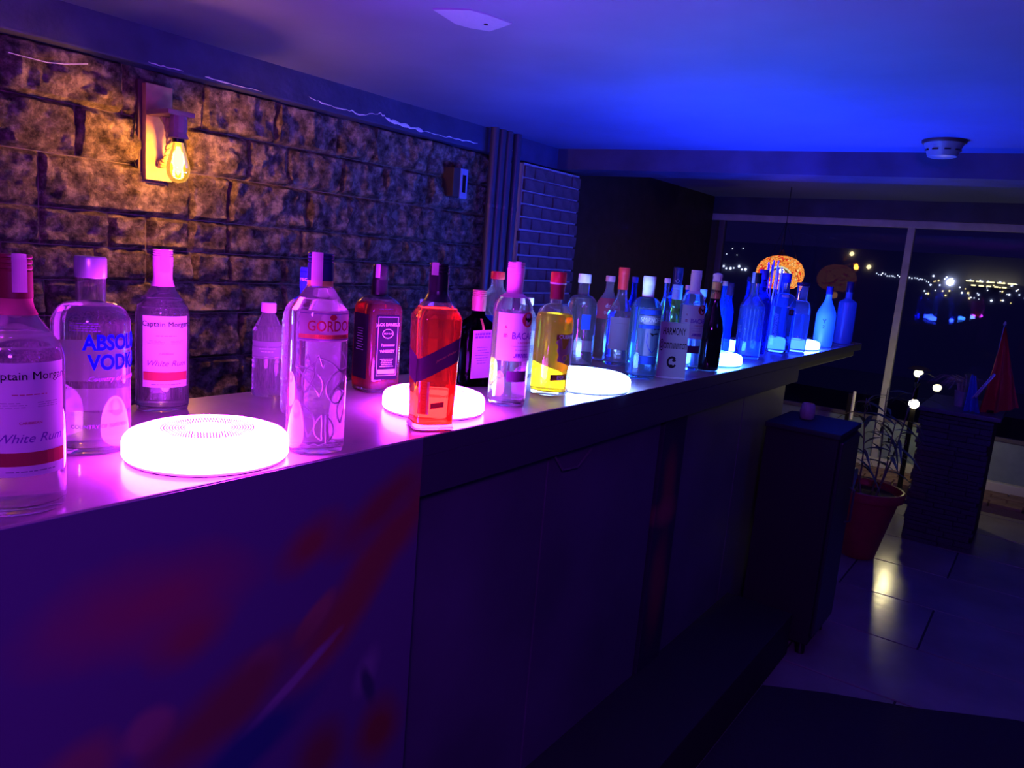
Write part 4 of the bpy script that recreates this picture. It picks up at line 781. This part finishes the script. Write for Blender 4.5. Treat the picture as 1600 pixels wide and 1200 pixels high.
for (sx, sy, hx, hy, hz, nl) in ((-.05, .0, -.07, .02, .86, 12), (.02, .03, .02, .06, .93, 14), (.05, -.03, .10, -.04, .78, 10), (-.02, -.05, -.12, -.06, .62, 9), (.04, .05, .16, .08, 1.02, 12)):
    pts = [(sx + (hx - sx) * q + .01 * math.sin(q * 5), sy + (hy - sy) * q, .35 + (hz - .35) * q) for q in [i / 7 for i in range(8)]]
    stem = obj('stem', MB().tube(pts, [.006 - .0005 * i for i in range(8)], 6), MSTEM, t)
    for k in range(nl):
        q = .35 + .65 * k / nl; i = min(6, int(q * 7)); p = Vector(pts[i]).lerp(Vector(pts[i + 1]), q * 7 - i)
        o = obj('leaf', LM[k % 3], None, stem); o.location = p; o.rotation_euler = (rnd.uniform(-.3, .3), rnd.uniform(-.7, .2), k * 2.4 + rnd.uniform(-.3, .3)); s_ = rnd.uniform(.7, 1.15); o.scale = (s_, s_, s_)
for (x0, z0, r0, ph) in ((-.10, .80, .05, 0), (.02, .72, .04, 2), (.12, .66, .035, 1)):
    obj('tendril', MB().tube([(x0 + (r0 * (1 - k / 40)) * math.cos(k * .3 + ph), .03 + .002 * k, z0 + (r0 * (1 - k / 40)) * math.sin(k * .3 + ph)) for k in range(26)], .002, 5), MSTEM, t)
# ---------------------------------------------------------------- lanterns and pull handle
def lantern(label, x, y, z0, z, s, strength, col, power, yellow=False):
    t = thing('path_lantern', label, 'lamp', (x, y, z0))
    obj('post', MB().lathe(cyl_prof(.020 * s, 0, z - z0 - .035 * s, .002), 16), M['black'], t, smooth=40)
    obj('base', MB().lathe(cyl_prof(.07 * s, 0, .02, .002), 24), M['black'], t, smooth=40)
    obj('glow_head', MB().lathe([(0, -.035 * s), (.022 * s, -.032 * s), (.037 * s, -.012 * s), (.037 * s, .012 * s), (.022 * s, .030 * s), (0, .033 * s)], 24), emis('lantern_glow' + ('_warm' if yellow else ''), col, strength), t, smooth=60).location = (0, 0, z - z0)
    if yellow: obj('lamp_cap', MB().lathe([(0, .038 * s), (.10 * s, .034 * s), (.055 * s, .06 * s), (0, .07 * s)], 24), P('cap_yellow', (.5, .45, .2), .5), t).location = (0, 0, z - z0)
    return t
lantern('slim black lantern post with bright round white head behind the potted plant', -.735, 5.90, 0, .672, .85, 120, (1, .86, .42), 2)
lantern('yellowish lantern on the terrace outside the window', -1.05, 8.4, -.13, .64, 1.1, 5, (1, .95, .45), 1, True)
t = thing('pull_handle', 'upright pale pull handle on a slim black post by the window', 'handle', (-1.20, 6.30, 0))
obj('post', MB().bbox(-.042, -.014, -.015, .015, .045, .62, .003), M['black'], t); obj('grip', MB().tube([(0, 0, .42), (0, 0, .64)], .012, 12), P('pale_grip', (.8, .78, .7), .3), t)
for z in (.45, .60): obj('bracket', MB().tube([(-.03, 0, z), (0, 0, z)], .006, 8), M['chrome'], t)
# ---------------------------------------------------------------- slate-clad pillar with things on top
t = thing('stone_pillar', 'low pillar clad in stacked dark slate, right of the potted plant', 'pillar', (-.38, 5.25, 0))
obj('core', MB().box(-.165, .165, -.30, .30, 0, .775), M['blackmatte'], t)
obj('top_slab', MB().bbox(-.205, .205, -.345, .345, .775, .80, .004), principled('slate_slab', (.08, .075, .11), .35, bump=.2), t)
SM = []
for k in range(6): me = MB().bbox(-.5, .5, -.5, .5, -.5, .5, .06).mesh(); me.materials.append(M['slate']); SM.append(me)
rnd = random.Random(11); z = .0; sid = 0
while z < .76:
    h = rnd.choice((.022, .028, .035)); h = min(h, .775 - z)
    for side in range(2):
        L0, L1 = (-.175, .175) if side == 0 else (-.30, .30); p = L0
        while p < L1 - .02:
            l = min(rnd.uniform(.08, .2), L1 - p); o = obj('slate_piece', SM[sid % 6], None, t); sid += 1; th = rnd.uniform(.02, .042)
            if side == 0: o.location = (p + l / 2, -.30 - th / 2 + .004, z + h / 2); o.scale = (l - .003, th, h - .003)
            else: o.location = (-.165 - th / 2 + .004, p + l / 2, z + h / 2); o.scale = (th, l - .003, h - .003)
            p += l
    z += h
t = thing('dried_grass_bunch', 'bunch of dried grass in a small pot on the slate pillar', 'plant', (-.40, 5.18, .8004))
MG = principled('dried_grass', (.42, .34, .26), .8)
obj('small_pot', MB().lathe([(0, 0), (.035, 0), (.045, .09), (.041, .09), (.033, .008), (0, .008)], 24), P('grey_pot', (.28, .25, .27), .6), t, smooth=40)
g = MB(); rnd = random.Random(3)
for k in range(60):
    a = rnd.uniform(0, 2 * PI); l = rnd.uniform(.10, .17); e_ = rnd.uniform(.04, .12); g.tube([(0.01 * math.cos(a), .01 * math.sin(a), .01), (e_ * .4 * math.cos(a), e_ * .4 * math.sin(a), .09 + l * .45), (e_ * math.cos(a) - .02, e_ * math.sin(a), .08 + l * .6), (e_ * 1.5 * math.cos(a) - .03, e_ * 1.3 * math.sin(a), .06 + l * .35)], [.0016, .0014, .001, .0005], 4)
o = obj('grass_blade', g, MG, t); o['kind'] = 'stuff'
def cloth(name, label, cat, pts, mat, fold=.02, seed=0, group=None):
    """draped cloth: pts = 4 corners (top-left, top-right, bottom-right, bottom-left)"""
    n = 18; V = []; F = []; A, B, C, D = [Vector(p) for p in pts]
    for lay in (0, .004):
        for j in range(n + 1):
            for i in range(n + 1):
                u, v = i / n, j / n; p = (A.lerp(B, u)).lerp(D.lerp(C, u), v); w = fold * (.3 + v) * math.sin(u * 15 + seed + 2 * v); V.append((p.x + w * .3, p.y + w + lay, p.z + .004 * math.sin(u * 22 + seed)))
    m = (n + 1) ** 2
    for j in range(n):
        for i in range(n): a = j * (n + 1) + i; q = (a, a + 1, a + n + 2, a + n + 1); F.append(q); F.append(tuple(x + m for x in q[::-1]))
    for i in range(n):
        for a, b in ((i, i + 1), (n * (n + 1) + i + 1, n * (n + 1) + i)): F.append((b, a, a + m, b + m))
        for a, b in ((i * (n + 1) + n, (i + 1) * (n + 1) + n), ((i + 1) * (n + 1), i * (n + 1))): F.append((b, a, a + m, b + m))
    o = obj(name, MB().add(V, F), mat, smooth=60); return o
t = thing('table_flag', 'red cloth flag hanging from a thin pole on the slate pillar', 'flag', (-.265, 5.12, .8004))
obj('base', MB().lathe(cyl_prof(.045, 0, .014, .003), 24), M['black'], t, smooth=40)
obj('pole', MB().tube([(0, 0, .012), (.0, 0, .26), (.012, 0, .50)], .004, 8), M['chrome'], t)
obj('finial', MB().lathe([(0, .495), (.007, .50), (.009, .508), (.005, .518), (0, .524)], 12, .012, 0), P('finial_grey', (.4, .4, .4), .4), t)
f_ = cloth('cloth', '', '', [(.012, 0, .49), (.02, -.02, .485), (.16, -.06, .06), (-.04, -.04, -.04)], principled('red_cloth', (.50, .025, .03), .8), .022, 1); f_.parent = t
t = thing('blue_cloth', 'crumpled blue and white cloth beside the red flag', 'cloth', (-.335, 5.02, .8004))
f_ = cloth('blue_fold', '', '', [(-.03, 0, .21), (.0, 0, .20), (.05, -.04, .0), (-.03, -.03, .004)], principled('blue_cloth_dye', (.05, .12, .5), .7), .014, 2); f_.parent = t
f_ = cloth('white_fold', '', '', [(.075, -.01, .23), (.09, -.01, .225), (.02, -.045, .09), (.0, -.04, .08)], principled('white_cloth_dye', (.6, .6, .75), .7), .010, 3); f_.parent = t
# ---------------------------------------------------------------- the bay at night, seen through the window
st('water', MB().box(-160, 80, 14, 170, -6.2, -6.0), principled('night_water', (.12, .13, .22), .22, bump=.3, bscale=.6))
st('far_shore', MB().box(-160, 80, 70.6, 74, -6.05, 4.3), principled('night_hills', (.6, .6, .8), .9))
DL = emis('shore_light_cool', (.8, .88, 1.0), 3.0); DW = emis('shore_light_warm', (1.0, .75, .28), 2.6); DB = emis('shore_light_bright', (.85, .92, 1), 9)
sph = {}
def dot(mat):
    if mat.name not in sph:
        bm = bmesh.new(); bmesh.ops.create_icosphere(bm, subdivisions=1, radius=1); me = bpy.data.meshes.new('lamp_globe'); bm.to_mesh(me); bm.free(); me.materials.append(mat); sph[mat.name] = me
    return sph[mat.name]
def shore(x, z, r, mat, label, group): o = bpy.data.objects.new('shore_light', dot(mat)); COL.objects.link(o); o.location = (x, 70.6, z); o.scale = (r, r, r); tag(o, label, 'light', group)
rnd = random.Random(21)
for k in range(9): shore(-27.3 + k * .36 + rnd.uniform(-.08, .08), 2.05 + rnd.uniform(-.25, .12), rnd.uniform(.06, .13), DL, 'tiny white light in the cluster on the far shore left of the mosaic lamp', 'shore lights left of the mosaic lamp')
for k in range(5): shore(-26.9 + k * .5, 3.0 + rnd.uniform(0, .8), .04, DL, 'tiny white light in the cluster on the far shore left of the mosaic lamp', 'shore lights left of the mosaic lamp')
shore(-15.4, 3.85, .20, DW, 'upper yellow light across the water, right of the mosaic lamp', 'yellow far lights'); shore(-13.9, 2.85, .20, DW, 'lower yellow light across the water, right of the mosaic lamp', 'yellow far lights')
for k in range(26): shore(-13.2 + k * .16 + rnd.uniform(-.05, .05), 2.35 - k * .012 + rnd.uniform(-.10, .10), rnd.uniform(.03, .055), DL, 'faint light in the thin string left of the window mullion', 'faint string of shore lights')
for k in range(70):
    x = -9.5 + rnd.random() * 9.0; shore(x, 2.15 - (x + 9.5) * .035 + rnd.choice((0, -.35, -.7, -1.0, .3)) + rnd.uniform(-.12, .12), rnd.uniform(.03, .085), DL if rnd.random() < .7 else DW, 'small %s light on the far shore right of the window mullion', 'shore lights right of the mullion')
for o in [o for o in COL.objects if o.get('label', '').startswith('small %s')]: o['label'] = 'small light among many on the far shore right of the window mullion'
shore(-7.7, 2.1, .30, DB, 'brightest white light on the far shore, just right of the window mullion', None)
for (x0, x1, z, nm, lb) in ((-6.6, -3.1, 2.32, 'lit_quay', 'upper long yellow lit strip on the far shore'), (-6.2, -3.6, 2.0, 'lit_quay', 'lower long yellow lit strip on the far shore')):
    t = thing(nm, lb, 'quay', ((x0 + x1) / 2, 69.95, z)); nseg = 5; W = x1 - x0
    obj('deck', MB().box(-W / 2, W / 2, 0, .66, -.12, -.07), M['blackmatte'], t)
    for k in range(nseg): a = -W / 2 + W * k / nseg; obj('light_strip', MB().box(a + .03, a + W / nseg - rnd.uniform(.04, .25), -.02, .05, -.065, .045), emis('quay_glow', (1.0, .86, .40), 2.2) if k == 0 and z > 2.2 else bpy.data.materials['quay_glow'], t)
print('objects', len(bpy.data.objects), 'tris', sum(len(o.data.loop_triangles) or sum(len(p.vertices) - 2 for p in o.data.polygons) for o in bpy.data.objects if o.type == 'MESH'))
